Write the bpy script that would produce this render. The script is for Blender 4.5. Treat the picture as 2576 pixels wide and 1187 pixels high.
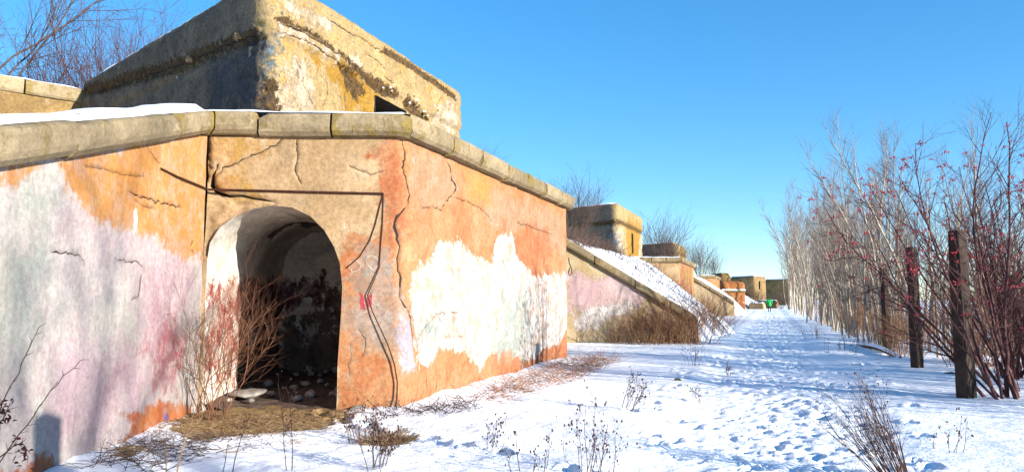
import bpy, math, random
import numpy as np
from mathutils import Vector, geometry

# ------------------------------------------------------------------ camera, sky, sun, exposure
SC = bpy.context.scene
for o in list(bpy.data.objects):
    bpy.data.objects.remove(o)
COL = SC.collection

EYE = 1.65
FOC = 1860.0                                   # focal length for a frame 2576 units wide
TILT = math.atan(157 / FOC)
cam_d = bpy.data.cameras.new('camera')
cam_d.sensor_width = 36.0
cam_d.lens = 36.0 * FOC / 2576.0
cam_d.clip_start = 0.05
cam_d.clip_end = 3000
cam = bpy.data.objects.new('camera', cam_d)
COL.objects.link(cam)
cam.location = (0, 0, EYE)
cam.rotation_euler = (math.radians(90) + TILT, 0, 0)
SC.camera = cam

SUN_AZ = math.atan2(0.79, -0.613)             # to the right and behind the camera
SUN_EL = math.radians(14.2)
world = bpy.data.worlds.new('World')
SC.world = world
world.use_nodes = True
wn = world.node_tree
wn.nodes.clear()
w_out = wn.nodes.new('ShaderNodeOutputWorld')
w_bg = wn.nodes.new('ShaderNodeBackground')
w_sky = wn.nodes.new('ShaderNodeTexSky')
w_sky.sky_type = 'NISHITA'
w_sky.sun_disc = False
w_sky.sun_elevation = SUN_EL
w_sky.sun_rotation = SUN_AZ
w_sky.air_density = 0.85
w_sky.dust_density = 0.0
w_sky.ozone_density = 4.2
w_hsv = wn.nodes.new('ShaderNodeHueSaturation')
w_hsv.inputs['Saturation'].default_value = 1.36
w_gam = wn.nodes.new('ShaderNodeGamma')
w_gam.inputs['Gamma'].default_value = 0.70
wn.links.new(w_sky.outputs[0], w_gam.inputs['Color'])
wn.links.new(w_gam.outputs[0], w_hsv.inputs['Color'])
wn.links.new(w_hsv.outputs[0], w_bg.inputs[0])
w_bg.inputs[1].default_value = 0.15
wn.links.new(w_bg.outputs[0], w_out.inputs[0])

sun_d = bpy.data.lights.new('sun', 'SUN')
sun_d.energy = 4.5
sun_d.angle = math.radians(0.5)
sun_d.color = (1.0, 0.93, 0.83)
sun = bpy.data.objects.new('sun', sun_d)
COL.objects.link(sun)
to_sun = Vector((math.sin(SUN_AZ) * math.cos(SUN_EL), math.cos(SUN_AZ) * math.cos(SUN_EL), math.sin(SUN_EL)))
sun.rotation_euler = to_sun.to_track_quat('Z', 'Y').to_euler()
sun.location = (30, -20, 20)

SC.view_settings.view_transform = 'Standard'
SC.view_settings.look = 'None'
SC.view_settings.exposure = 1.5
SC.view_settings.gamma = 1.0

# ------------------------------------------------------------------ small helpers
RNG = random.Random(7)


def lin(c):
    c = c / 255.0
    return c / 12.92 if c <= 0.04045 else ((c + 0.055) / 1.055) ** 2.4


def K(r, g, b, k=0.37):
    return (lin(r) * k, lin(g) * k, lin(b) * k, 1.0)


def link(o, parent=None):
    COL.objects.link(o)
    if parent is not None:
        o.parent = parent
    return o


def tag(o, label=None, cat=None, group=None, kind=None):
    if label:
        o['label'] = label
    if cat:
        o['category'] = cat
    if group:
        o['group'] = group
    if kind:
        o['kind'] = kind
    return o


def thing(name, label, cat, loc=(0, 0, 0), group=None):
    o = bpy.data.objects.new(name, None)
    o.empty_display_size = 0.2
    link(o)
    o.location = loc
    return tag(o, label, cat, group)


def mesh_obj(name, verts, faces, mat=None, parent=None, smooth=False, local=None):
    v = np.asarray(verts, dtype=np.float64).reshape(-1, 3)
    if local is not None:
        v = v - np.asarray(local, dtype=np.float64)
    me = bpy.data.meshes.new(name)
    if isinstance(faces, np.ndarray):
        me.vertices.add(len(v))
        me.vertices.foreach_set('co', v.astype(np.float32).ravel())
        n = faces.shape[1]
        me.loops.add(faces.size)
        me.loops.foreach_set('vertex_index', faces.astype(np.int32).ravel())
        me.polygons.add(len(faces))
        me.polygons.foreach_set('loop_start', np.arange(0, faces.size, n, dtype=np.int32))
        me.update(calc_edges=True)
        me.validate()
    else:
        me.from_pydata([tuple(p) for p in v], [], faces)
        me.update()
    if smooth:
        me.polygons.foreach_set('use_smooth', [True] * len(me.polygons))
    if mat is not None:
        me.materials.append(mat)
    o = bpy.data.objects.new(name, me)
    link(o, parent)
    return o


def copy_thing(root, label=None, group=None):
    r = root.copy()
    COL.objects.link(r)
    if label:
        r['label'] = label
    if group:
        r['group'] = group
    for ch in root.children:
        c = ch.copy()
        COL.objects.link(c)
        c.parent = r
        for g in ch.children:
            d = g.copy()
            COL.objects.link(d)
            d.parent = c
    return r


# numpy value noise
def _h(ix, iy, seed):
    n = (ix.astype(np.int64) * 374761393 + iy.astype(np.int64) * 668265263 + seed * 982451653) & 0x7fffffff
    n = ((n ^ (n >> 13)) * 1274126177) & 0x7fffffff
    return ((n ^ (n >> 16)) & 0xffff) / 65535.0


def vnoise(x, y, seed=0):
    x = np.asarray(x, float)
    y = np.asarray(y, float)
    ix = np.floor(x)
    iy = np.floor(y)
    fx = x - ix
    fy = y - iy
    fx = fx * fx * (3 - 2 * fx)
    fy = fy * fy * (3 - 2 * fy)
    a = _h(ix, iy, seed)
    b = _h(ix + 1, iy, seed)
    c = _h(ix, iy + 1, seed)
    d = _h(ix + 1, iy + 1, seed)
    return (a + (b - a) * fx) * (1 - fy) + (c + (d - c) * fx) * fy


def fbm(x, y, seed=0, octs=4, gain=0.5):
    s = 0
    a = 1.0
    t = 0
    for i in range(octs):
        s = s + a * vnoise(np.asarray(x) * 2 ** i + 13.7 * i, np.asarray(y) * 2 ** i + 7.1 * i, seed + i)
        t += a
        a *= gain
    return s / t * 2 - 1


def smooth01(x):
    x = np.clip(x, 0, 1)
    return x * x * (3 - 2 * x)


def inpoly(px, py, poly):
    poly = np.asarray(poly, float)
    r = np.zeros(np.shape(px), bool)
    n = len(poly)
    for i in range(n):
        x0, y0 = poly[i]
        x1, y1 = poly[(i + 1) % n]
        if y0 == y1:
            continue
        c = ((y0 > py) != (y1 > py)) & (px < (x1 - x0) * (py - y0) / (y1 - y0) + x0)
        r ^= c
    return r


def segdist(px, py, pts, closed=True):
    pts = np.asarray(pts, float)
    n = len(pts)
    best = np.full(np.shape(px), 1e9)
    for i in range(n if closed else n - 1):
        a = pts[i]
        b = pts[(i + 1) % n]
        ab = b - a
        L = ab @ ab + 1e-12
        t = np.clip(((px - a[0]) * ab[0] + (py - a[1]) * ab[1]) / L, 0, 1)
        best = np.minimum(best, (px - a[0] - t * ab[0]) ** 2 + (py - a[1] - t * ab[1]) ** 2)
    return np.sqrt(best)


def sdist(px, py, poly):
    d = segdist(px, py, poly)
    return np.where(inpoly(px, py, poly), d, -d)


# sight lines of the survey: direction from the eye through a point of the 2576 x 1187 frame
def ray(px, py):
    x = (px - 1288) / FOC
    z = -(py - 593.5) / FOC
    return np.array([x, math.cos(TILT) - math.sin(TILT) * z, math.sin(TILT) + math.cos(TILT) * z])


def on_ground(px, py, z=0.0):
    d = ray(px, py)
    k = (z - EYE) / d[2]
    return np.array([d[0] * k, d[1] * k, z])


def at_depth(px, py, y):
    d = ray(px, py)
    return np.array([0, 0, EYE]) + d * (y / d[1])


# ------------------------------------------------------------------ node materials
class NB:
    def __init__(self, name):
        self.m = bpy.data.materials.new(name)
        self.m.use_nodes = True
        self.t = self.m.node_tree
        self.t.nodes.clear()
        self.out = self.t.nodes.new('ShaderNodeOutputMaterial')
        self.b = self.t.nodes.new('ShaderNodeBsdfPrincipled')
        self.t.links.new(self.b.outputs[0], self.out.inputs[0])
        self.b.inputs['Roughness'].default_value = 0.9
        self.b.inputs['Specular IOR Level'].default_value = 0.2
        tc = self.t.nodes.new('ShaderNodeTexCoord')
        self.obj = tc.outputs['Object']

    def _in(self, sock, v):
        if isinstance(v, bpy.types.NodeSocket):
            self.t.links.new(v, sock)
        else:
            sock.default_value = v

    def mapping(self, scale, loc=(0, 0, 0)):
        n = self.t.nodes.new('ShaderNodeMapping')
        self.t.links.new(self.obj, n.inputs[0])
        n.inputs['Scale'].default_value = scale
        n.inputs['Location'].default_value = loc
        return n.outputs[0]

    def noise(self, scale, detail=4, rough=0.6, vec=None, dist=0.0):
        n = self.t.nodes.new('ShaderNodeTexNoise')
        self.t.links.new(vec if vec is not None else self.obj, n.inputs['Vector'])
        n.inputs['Scale'].default_value = scale
        n.inputs['Detail'].default_value = detail
        n.inputs['Roughness'].default_value = rough
        n.inputs['Distortion'].default_value = dist
        return n.outputs[0]

    def voronoi(self, scale, vec=None, feature='DISTANCE_TO_EDGE'):
        n = self.t.nodes.new('ShaderNodeTexVoronoi')
        n.feature = feature
        self.t.links.new(vec if vec is not None else self.obj, n.inputs['Vector'])
        n.inputs['Scale'].default_value = scale
        return n.outputs[0]

    def math(self, op, a, b=0.0):
        n = self.t.nodes.new('ShaderNodeMath')
        n.operation = op
        self._in(n.inputs[0], a)
        self._in(n.inputs[1], b)
        return n.outputs[0]

    def step(self, v, lo, hi, to0=0.0, to1=1.0):
        n = self.t.nodes.new('ShaderNodeMapRange')
        n.interpolation_type = 'SMOOTHSTEP'
        self._in(n.inputs[0], v)
        n.inputs[1].default_value = lo
        n.inputs[2].default_value = hi
        n.inputs[3].default_value = to0
        n.inputs[4].default_value = to1
        return n.outputs[0]

    def mix(self, f, a, b, mode='MIX'):
        n = self.t.nodes.new('ShaderNodeMix')
        n.data_type = 'RGBA'
        n.blend_type = mode
        self._in(n.inputs[0], f)
        self._in(n.inputs[6], a)
        self._in(n.inputs[7], b)
        return n.outputs[2]

    def attr(self, name):
        n = self.t.nodes.new('ShaderNodeAttribute')
        n.attribute_name = name
        return n.outputs['Fac']

    def sep(self):
        n = self.t.nodes.new('ShaderNodeSeparateXYZ')
        self.t.links.new(self.obj, n.inputs[0])
        return n.outputs

    def bump(self, h, strength=0.5, dist=0.02):
        n = self.t.nodes.new('ShaderNodeBump')
        n.inputs['Strength'].default_value = strength
        n.inputs['Distance'].default_value = dist
        self.t.links.new(h, n.inputs['Height'])
        self.t.links.new(n.outputs[0], self.b.inputs['Normal'])

    def color(self, c):
        self._in(self.b.inputs['Base Color'], c)


def weathered(name, base, layers=(), grain=0.5, streak=0.35, bump=0.6, rough=0.92, big=1.1, pits=0.3):
    """plaster / concrete: two-tone base, paint layers read from painted-area fields with ragged edges"""
    n = NB(name)
    n.b.inputs['Roughness'].default_value = rough
    c1, c2 = base[0], base[1]
    f = n.step(n.noise(big, 6, 0.65, dist=0.6), 0.38, 0.62)
    col = n.mix(f, c1, c2)
    if len(base) > 2:
        f3 = n.step(n.noise(big * 2.7, 7, 0.7, vec=n.mapping((1, 1, 1), (5, 3, 9))), 0.52, 0.64)
        col = n.mix(f3, col, base[2])
    hts = None
    for i, lay in enumerate(layers):
        ch, ca, cb, amp, sc, hard = lay[:6]
        wear = lay[6] if len(lay) > 6 else 0.0
        mp = n.mapping((1, 1, 0.9), (i * 3.1, i * 1.7, i * 2.3))
        nz = n.noise(sc, 8, 0.72, vec=mp, dist=0.4)
        nf = n.noise(sc * 6.5, 6, 0.75, vec=n.mapping((1, 1, 0.85), (i * 1.9, i * 4.7, i * 0.3)))
        v = n.math('ADD', n.attr(ch), n.math('MULTIPLY', n.math('SUBTRACT', nz, 0.5), amp * 2.4))
        v = n.math('ADD', v, n.math('MULTIPLY', n.math('SUBTRACT', nf, 0.5), amp * 0.9))
        fac = n.step(v, 0.5 - hard, 0.5 + hard)
        if wear > 0:
            wz = n.noise(2.2, 7, 0.75, vec=n.mapping((1.6, 1.6, 1.5), (i * 7.1, 1.0, i * 2.2)), dist=0.3)
            fac = n.math('MULTIPLY', fac, n.step(wz, 0.36, 0.58, 1.0 - wear, 1.0))
        lc = n.mix(n.step(n.noise(sc * 0.8, 5, 0.7, vec=n.mapping((1, 1, 1), (i * 5.3, 2.0, i * 1.3))), 0.36, 0.64), ca, cb)
        col = n.mix(fac, col, lc)
        if hts is None:
            hts = fac
        else:
            hts = n.math('ADD', n.math('MULTIPLY', hts, 0.7), n.math('MULTIPLY', fac, 0.5))
    if streak > 0:
        sk = n.noise(1.0, 5, 0.65, vec=n.mapping((9, 9, 0.9)))
        col = n.mix(n.step(sk, 0.45, 0.75, 0, streak), col, n.mix(1.0, col, (0.55, 0.47, 0.40, 1), 'MULTIPLY'))
    g = n.noise(16, 8, 0.8)
    col = n.mix(grain, col, n.mix(1.0, col, n.mix(n.step(g, 0.34, 0.66), (0.50, 0.47, 0.45, 1), (1.38, 1.36, 1.32, 1)), 'MULTIPLY'))
    pt = n.step(n.noise(30, 3, 0.6), 0.66, 0.74)
    pm = n.math('MULTIPLY', pt, n.step(n.noise(2.3, 3, 0.5), 0.42, 0.62))
    col = n.mix(n.math('MULTIPLY', pm, pits), col, (0.05, 0.04, 0.033, 1))
    if name == 'coping_concrete':
        oi = n.t.nodes.new('ShaderNodeObjectInfo')
        col = n.mix(n.math('MULTIPLY', oi.outputs['Random'], 0.6), col, n.mix(1.0, col, (0.62, 0.60, 0.56, 1), 'MULTIPLY'))
    # dirty cracks come last; the dark colour also stands for shade in shallow grooves
    ck = n.step(n.attr('crack'), 0.04, 0.3)
    col = n.mix(ck, col, (0.035, 0.024, 0.018, 1))
    n.color(col)
    hh = n.math('ADD', n.math('MULTIPLY', n.noise(7, 8, 0.75), 0.9), n.math('MULTIPLY', g, 0.5))
    hh = n.math('SUBTRACT', hh, n.math('MULTIPLY', pm, 0.4))
    if hts is not None:
        hh = n.math('ADD', hh, n.math('MULTIPLY', hts, 1.1))
    n.bump(hh, bump, 0.03)
    return n.m


def snow_mat(name, dirt=False):
    n = NB(name)
    n.b.inputs['Roughness'].default_value = 0.65
    n.b.inputs['Specular IOR Level'].default_value = 0.25
    a = n.noise(3.0, 5, 0.6)
    col = n.mix(n.step(a, 0.3, 0.7), (0.86, 0.88, 0.92, 1), (0.94, 0.945, 0.955, 1))
    if dirt:
        nz = n.noise(5.0, 8, 0.78, dist=0.5)
        v = n.math('ADD', n.attr('dirt'), n.math('MULTIPLY', n.math('SUBTRACT', nz, 0.5), 2.4))
        soil = n.mix(n.step(n.noise(18, 6, 0.7), 0.35, 0.65), K(150, 112, 66, 0.5), K(215, 182, 128, 0.5))
        soil = n.mix(n.step(n.noise(55, 4, 0.7), 0.5, 0.66), soil, K(80, 58, 40, 0.4))
        col = n.mix(n.step(v, 0.46, 0.56), col, soil)
        # scattered bits of litter and blown bark on the snow
        lit = n.step(n.noise(26, 2, 0.5), 0.735, 0.76)
        col = n.mix(n.math('MULTIPLY', lit, 0.55), col, K(120, 92, 66, 0.4))
    n.color(col)
    h = n.math('ADD', n.noise(9, 6, 0.65), n.math('MULTIPLY', n.noise(38, 4, 0.6), 0.35))
    n.bump(h, 0.55, 0.05)
    return n.m


def plain(name, c1, c2, scale=8.0, rough=0.85, bump=0.3, spec=0.2, stretch=(1, 1, 1), lo=0.35, hi=0.65):
    n = NB(name)
    n.b.inputs['Roughness'].default_value = rough
    n.b.inputs['Specular IOR Level'].default_value = spec
    z = n.noise(scale, 6, 0.7, vec=n.mapping(stretch))
    n.color(n.mix(n.step(z, lo, hi), c1, c2))
    if bump:
        n.bump(z, bump, 0.02)
    return n.m


CONC = K(196, 168, 122), K(160, 138, 104)
M = {}
M['snow'] = snow_mat('fresh_snow')
M['ground'] = snow_mat('trodden_snow', True)
M['block'] = weathered('painted_block_wall', (K(220, 188, 146, 0.5), K(196, 164, 122, 0.5)), [
    ('orange', K(240, 172, 120, 0.38), K(232, 146, 94, 0.37), 1.0, 1.5, 0.08, 0.45),
    ('beige', K(226, 192, 158), K(212, 170, 132), 1.0, 2.2, 0.10, 0.55),
    ('yellow', K(228, 184, 100), K(222, 170, 108), 1.0, 2.5, 0.2, 0.6),
    ('brick', K(230, 146, 100), K(222, 130, 86), 1.2, 2.0, 0.2, 0.7),
    ('grey', K(222, 200, 184), K(206, 172, 146), 1.0, 2.4, 0.14, 0.5),
    ('white', K(254, 252, 248, 0.46), K(244, 236, 226, 0.40), 1.0, 2.2, 0.08, 0.65),
    ('green', K(206, 216, 208), K(184, 196, 186), 1.3, 3.0, 0.3, 0.8),  # greenish tone, partly branch shadow painted into the wall
    ('lav', K(228, 218, 230), K(212, 200, 214), 0.8, 3.0, 0.14, 0.5),
    ('pink', K(238, 88, 108), K(228, 104, 116), 0.7, 6.0, 0.08, 0.4),
    ('scrawl', K(246, 238, 228, 0.5), K(235, 222, 208), 0.45, 9.0, 0.15, 0.5),
    ('stroke', K(122, 76, 58), K(158, 96, 68), 0.45, 9.0, 0.15, 0.7),
    ('graphite', K(150, 130, 116), K(124, 108, 100), 0.45, 10.0, 0.15, 0.5)], grain=0.5, streak=0.26)
M['wing_l'] = weathered('sprayed_wing_wall', (K(236, 222, 216, 0.52), K(218, 202, 198, 0.5), K(222, 218, 208, 0.5)), [
    ('mauve', K(224, 194, 202, 0.46), K(210, 172, 182, 0.44), 0.7, 1.3, 0.42, 0.5),
    ('sage', K(202, 210, 198, 0.44), K(214, 212, 198, 0.44), 0.8, 1.2, 0.45, 0.5),
    ('haze', K(234, 224, 218, 0.44), K(214, 200, 200, 0.44), 0.8, 1.4, 0.42, 0.5),
    ('red', K(206, 130, 134, 0.44), K(190, 122, 130, 0.44), 1.0, 3.0, 0.3, 0.7),
    ('orange', K(244, 178, 104, 0.44), K(234, 162, 90, 0.44), 0.8, 2.0, 0.16, 0.35),
    ('white', K(250, 246, 240, 0.5), K(232, 222, 212, 0.44), 0.8, 4.0, 0.1),
    ('rust', K(234, 146, 84, 0.44), K(218, 122, 82, 0.44), 0.8, 2.6, 0.12, 0.4),
    ('violet', K(140, 112, 196, 0.44), K(150, 124, 200, 0.44), 0.8, 5.0, 0.12)], grain=0.42, streak=0.3, big=0.9)
M['wing_r'] = weathered('pink_wing_wall', (K(224, 202, 164, 0.5), K(204, 178, 132, 0.5)), [
    ('pink', K(240, 212, 208, 0.47), K(230, 194, 194, 0.45), 0.9, 1.6, 0.2),
    ('white', K(252, 246, 240, 0.55), K(240, 222, 212), 0.9, 2.0, 0.10)], grain=0.4)
M['tunnel'] = weathered('tunnel_plaster', (K(206, 198, 188, 0.85), K(166, 158, 148, 0.8)), [
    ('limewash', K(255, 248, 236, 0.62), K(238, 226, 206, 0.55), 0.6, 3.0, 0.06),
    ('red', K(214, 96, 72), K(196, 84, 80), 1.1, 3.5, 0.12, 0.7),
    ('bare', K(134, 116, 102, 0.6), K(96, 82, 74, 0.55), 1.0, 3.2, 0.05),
    ('crimson', K(128, 60, 70, 0.4), K(112, 60, 62, 0.36), 0.9, 3.0, 0.1, 0.5)], grain=0.5, streak=0.15)  # crimson is the red as it looks in the shaded passage
M['bunker'] = weathered('bunker_concrete', (K(220, 192, 138, 0.46), K(200, 172, 122, 0.46), K(210, 172, 100, 0.46)), [
    ('dark', K(150, 134, 114, 0.56), K(118, 108, 96, 0.52), 0.8, 1.4, 0.15),  # shade of the face turned from the sun, put into its colour
    ('ochre', K(220, 172, 70), K(206, 154, 60), 0.9, 2.0, 0.12),
    ('chalk', K(236, 218, 194, 0.55), K(214, 190, 156), 1.3, 3.0, 0.10, 0.5),
    ('rubble', K(150, 118, 72), K(92, 70, 46), 0.9, 9.0, 0.07),
    ('blue', K(140, 184, 206), K(112, 150, 178), 1.4, 6.5, 0.2, 0.85),
    ('slate', K(112, 112, 122), K(94, 94, 102), 1.0, 2.5, 0.35, 0.5)], grain=0.7, streak=0.3, bump=1.3, pits=0.9)
M['coping'] = weathered('coping_concrete', (K(200, 180, 144, 0.5), K(172, 154, 122, 0.5)), [
    ('lichen', K(206, 178, 92), K(190, 166, 100), 1.3, 4.0, 0.2, 0.6)], grain=0.45, streak=0.2, bump=0.5, pits=0.5)
M['far_orange'] = weathered('far_orange_plaster', (K(226, 152, 92), K(200, 120, 70), K(238, 190, 140)), grain=0.4, streak=0.6, big=0.6)
M['far_conc'] = weathered('far_bunker_concrete', (K(206, 172, 112), K(172, 140, 92), K(220, 196, 160)), grain=0.6, streak=0.4, big=0.8)
M['dark_earth'] = plain('tunnel_floor_dirt', K(140, 118, 102, 0.45), K(104, 86, 76, 0.4), 6)
M['iron'] = plain('rusty_iron', K(92, 50, 34, 0.5), K(62, 36, 30, 0.5), 12, 0.8)
M['post'] = plain('dark_post_concrete', K(124, 104, 92, 0.30), K(88, 74, 68, 0.28), 5, 0.95, 0.6, stretch=(1, 1, 0.5))
M['stone'] = plain('pale_stone', K(200, 192, 182, 0.5), K(150, 142, 134, 0.45), 6, 0.95, 0.6)
M['bark_pale'] = plain('aspen_bark', K(226, 210, 188, 0.55), K(170, 152, 132, 0.48), 3.5, 0.9, 0.3, stretch=(1, 1, 0.4))
M['twig_pale'] = plain('aspen_twigs', K(186, 168, 152, 0.42), K(146, 128, 118, 0.40), 5)
M['bark_dark'] = plain('rowan_bark', K(136, 92, 88, 0.42), K(98, 64, 66, 0.4), 6)
M['twig_red'] = plain('red_brown_twigs', K(150, 104, 86, 0.4), K(110, 74, 66, 0.4), 5)
M['twig_grey'] = plain('grey_brown_twigs', K(140, 116, 104, 0.4), K(100, 82, 76, 0.4), 5)
M['twig_tan'] = plain('tan_stems', K(200, 160, 112, 0.5), K(150, 108, 74, 0.45), 6)
M['twig_arch'] = plain('arch_shrub_twigs', K(176, 124, 92, 0.45), K(126, 84, 64, 0.42), 6)
M['weed'] = plain('dead_weed_stems', K(120, 90, 76, 0.4), K(84, 60, 56, 0.4), 10)
M['straw'] = plain('dry_grass', K(206, 174, 130, 0.5), K(140, 106, 76, 0.42), 7)
M['brush'] = plain('brown_brush', K(196, 146, 112, 0.6), K(150, 104, 80, 0.55), 5)
M['berry'] = plain('red_berries', (0.42, 0.016, 0.022, 1), (0.20, 0.010, 0.022, 1), 7, 0.4, 0.0, 0.5)
M['leaf_dark'] = plain('withered_leaf', K(96, 40, 42, 0.4), K(70, 34, 38, 0.4), 9)
M['coat'] = plain('green_coat', (0.02, 0.34, 0.085, 1), (0.012, 0.25, 0.06, 1), 9, 0.7)
M['trousers'] = plain('dark_trousers', (0.015, 0.018, 0.03, 1), (0.03, 0.03, 0.045, 1), 9)
M['skin'] = plain('skin', (0.5, 0.28, 0.2, 1), (0.45, 0.25, 0.18, 1), 9)
M['hair'] = plain('brown_hair', (0.08, 0.04, 0.02, 1), (0.05, 0.03, 0.015, 1), 20)
M['opening'] = plain('opening_dark_interior', K(110, 100, 90, 0.3), K(80, 72, 66, 0.3), 5)

# ------------------------------------------------------------------ plan of the place
E_AL = np.array([0.33, 0.944])                 # along the path, away from the camera
E_RT = np.array([0.944, -0.33])                # across the path, to the right
P_OR = np.array([0.12, 0.0])
UNIT = np.array([13.15, 39.5])                 # from one casemate to the next
PA, PB, PC = np.array([-4.62, 11.05]), np.array([-1.62, 11.2]), np.array([1.55, 20.26])
PD = PC + np.array([-0.944, 0.33]) * 5.0
PG = np.array([-3.66, -4.6])                   # near end of the left wing wall
PW0, PW1 = np.array([-1.7, 26.0]), np.array([6.5, 26.0])
BP, BQ, BR = np.array([-5.15, 15.35]), np.array([-1.72, 25.0]), np.array([-13.95, 23.6])
COPE_H = 0.35
ROOF_Z = 4.42


def st(x, y):
    dx = np.asarray(x) - P_OR[0]
    dy = np.asarray(y) - P_OR[1]
    return dx * E_RT[0] + dy * E_RT[1], dx * E_AL[0] + dy * E_AL[1]


def bank_z(x, y):
    """the earth bank: rises away from the path, level on top"""
    s, t = st(x, y)
    z = 0.42 + 0.635 * (-1.8 - s)
    return 4.36 - np.logaddexp(0, (4.36 - z) * 3.0) / 3.0


class Track:
    """a wall line in plan, corners rounded, walked with the open side on the right hand"""

    def __init__(self, pts, rad=0.3):
        pts = [np.asarray(p, float) for p in pts]
        q = []
        for i, p in enumerate(pts):
            if i in (0, len(pts) - 1) or rad <= 0:
                q.append(p)
                continue
            a = pts[i - 1] - p
            b = pts[i + 1] - p
            la, lb = np.linalg.norm(a), np.linalg.norm(b)
            a, b = a / la, b / lb
            ang = math.acos(np.clip(a @ b, -1, 1))
            d = min(rad / math.tan(ang / 2), la * 0.45, lb * 0.45)
            p0, p2 = p + a * d, p + b * d
            for k in range(9):
                w = k / 8
                q.append((1 - w) ** 2 * p0 + 2 * w * (1 - w) * p + w * w * p2)
        q = np.array(q)
        seg = np.linalg.norm(np.diff(q, axis=0), axis=1)
        self.u = np.concatenate([[0], np.cumsum(seg)])
        self.q = q
        self.L = self.u[-1]
        dirs = np.diff(q, axis=0) / seg[:, None]
        nv = np.stack([dirs[:, 1], -dirs[:, 0]], 1)
        nn = np.vstack([nv[:1], (nv[:-1] + nv[1:]) / 2, nv[-1:]])
        self.n = nn / np.linalg.norm(nn, axis=1)[:, None]

    def at(self, u):
        u = np.asarray(u, float)
        x = np.interp(u, self.u, self.q[:, 0])
        y = np.interp(u, self.u, self.q[:, 1])
        nx = np.interp(u, self.u, self.n[:, 0])
        ny = np.interp(u, self.u, self.n[:, 1])
        # run on straight past the ends
        for end, i in ((0, 0), (self.L, -1)):
            ex = (u - end) if i == 0 else (u - self.L)
            msk = (ex < 0) if i == 0 else (ex > 0)
            d = self.q[1] - self.q[0] if i == 0 else self.q[-1] - self.q[-2]
            d = d / np.linalg.norm(d)
            x = np.where(msk, x + ex * d[0], x)
            y = np.where(msk, y + ex * d[1], y)
        return x, y, nx, ny

    def map(self, u, d, z):
        x, y, nx, ny = self.at(u)
        return np.stack([x + nx * d, y + ny * d, z], -1)

    def uv(self, px, py):
        """where a sight line meets the wall: (distance along it, height)"""
        r = ray(px, py)
        best = None
        n = len(self.q)
        for i in range(n - 1):
            a, b = self.q[i], self.q[i + 1]
            ab = b - a
            den = r[0] * ab[1] - r[1] * ab[0]
            if abs(den) < 1e-9:
                continue
            k = (a[0] * ab[1] - a[1] * ab[0]) / den
            w = (a[0] * r[1] - a[1] * r[0]) / den
            lo = -3.0 if i == 0 else -1e-6
            hi = 4.0 if i == n - 2 else 1 + 1e-6
            if k > 0 and lo <= w <= hi and (best is None or k < best[0]):
                best = (k, self.u[i] + w * np.linalg.norm(ab), EYE + r[2] * k)
        return best[1], best[2]

    def uvs(self, pts):
        return [self.uv(*p) for p in pts]


def resample(pts, step, closed=False):
    pts = [np.asarray(p, float) for p in pts]
    if closed:
        pts = pts + [pts[0]]
    out = []
    for a, b in zip(pts[:-1], pts[1:]):
        L = np.linalg.norm(b - a)
        k = max(1, int(round(L / step)))
        for i in range(k):
            out.append(a + (b - a) * i / k)
    if not closed:
        out.append(pts[-1])
    return np.array(out)


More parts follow.
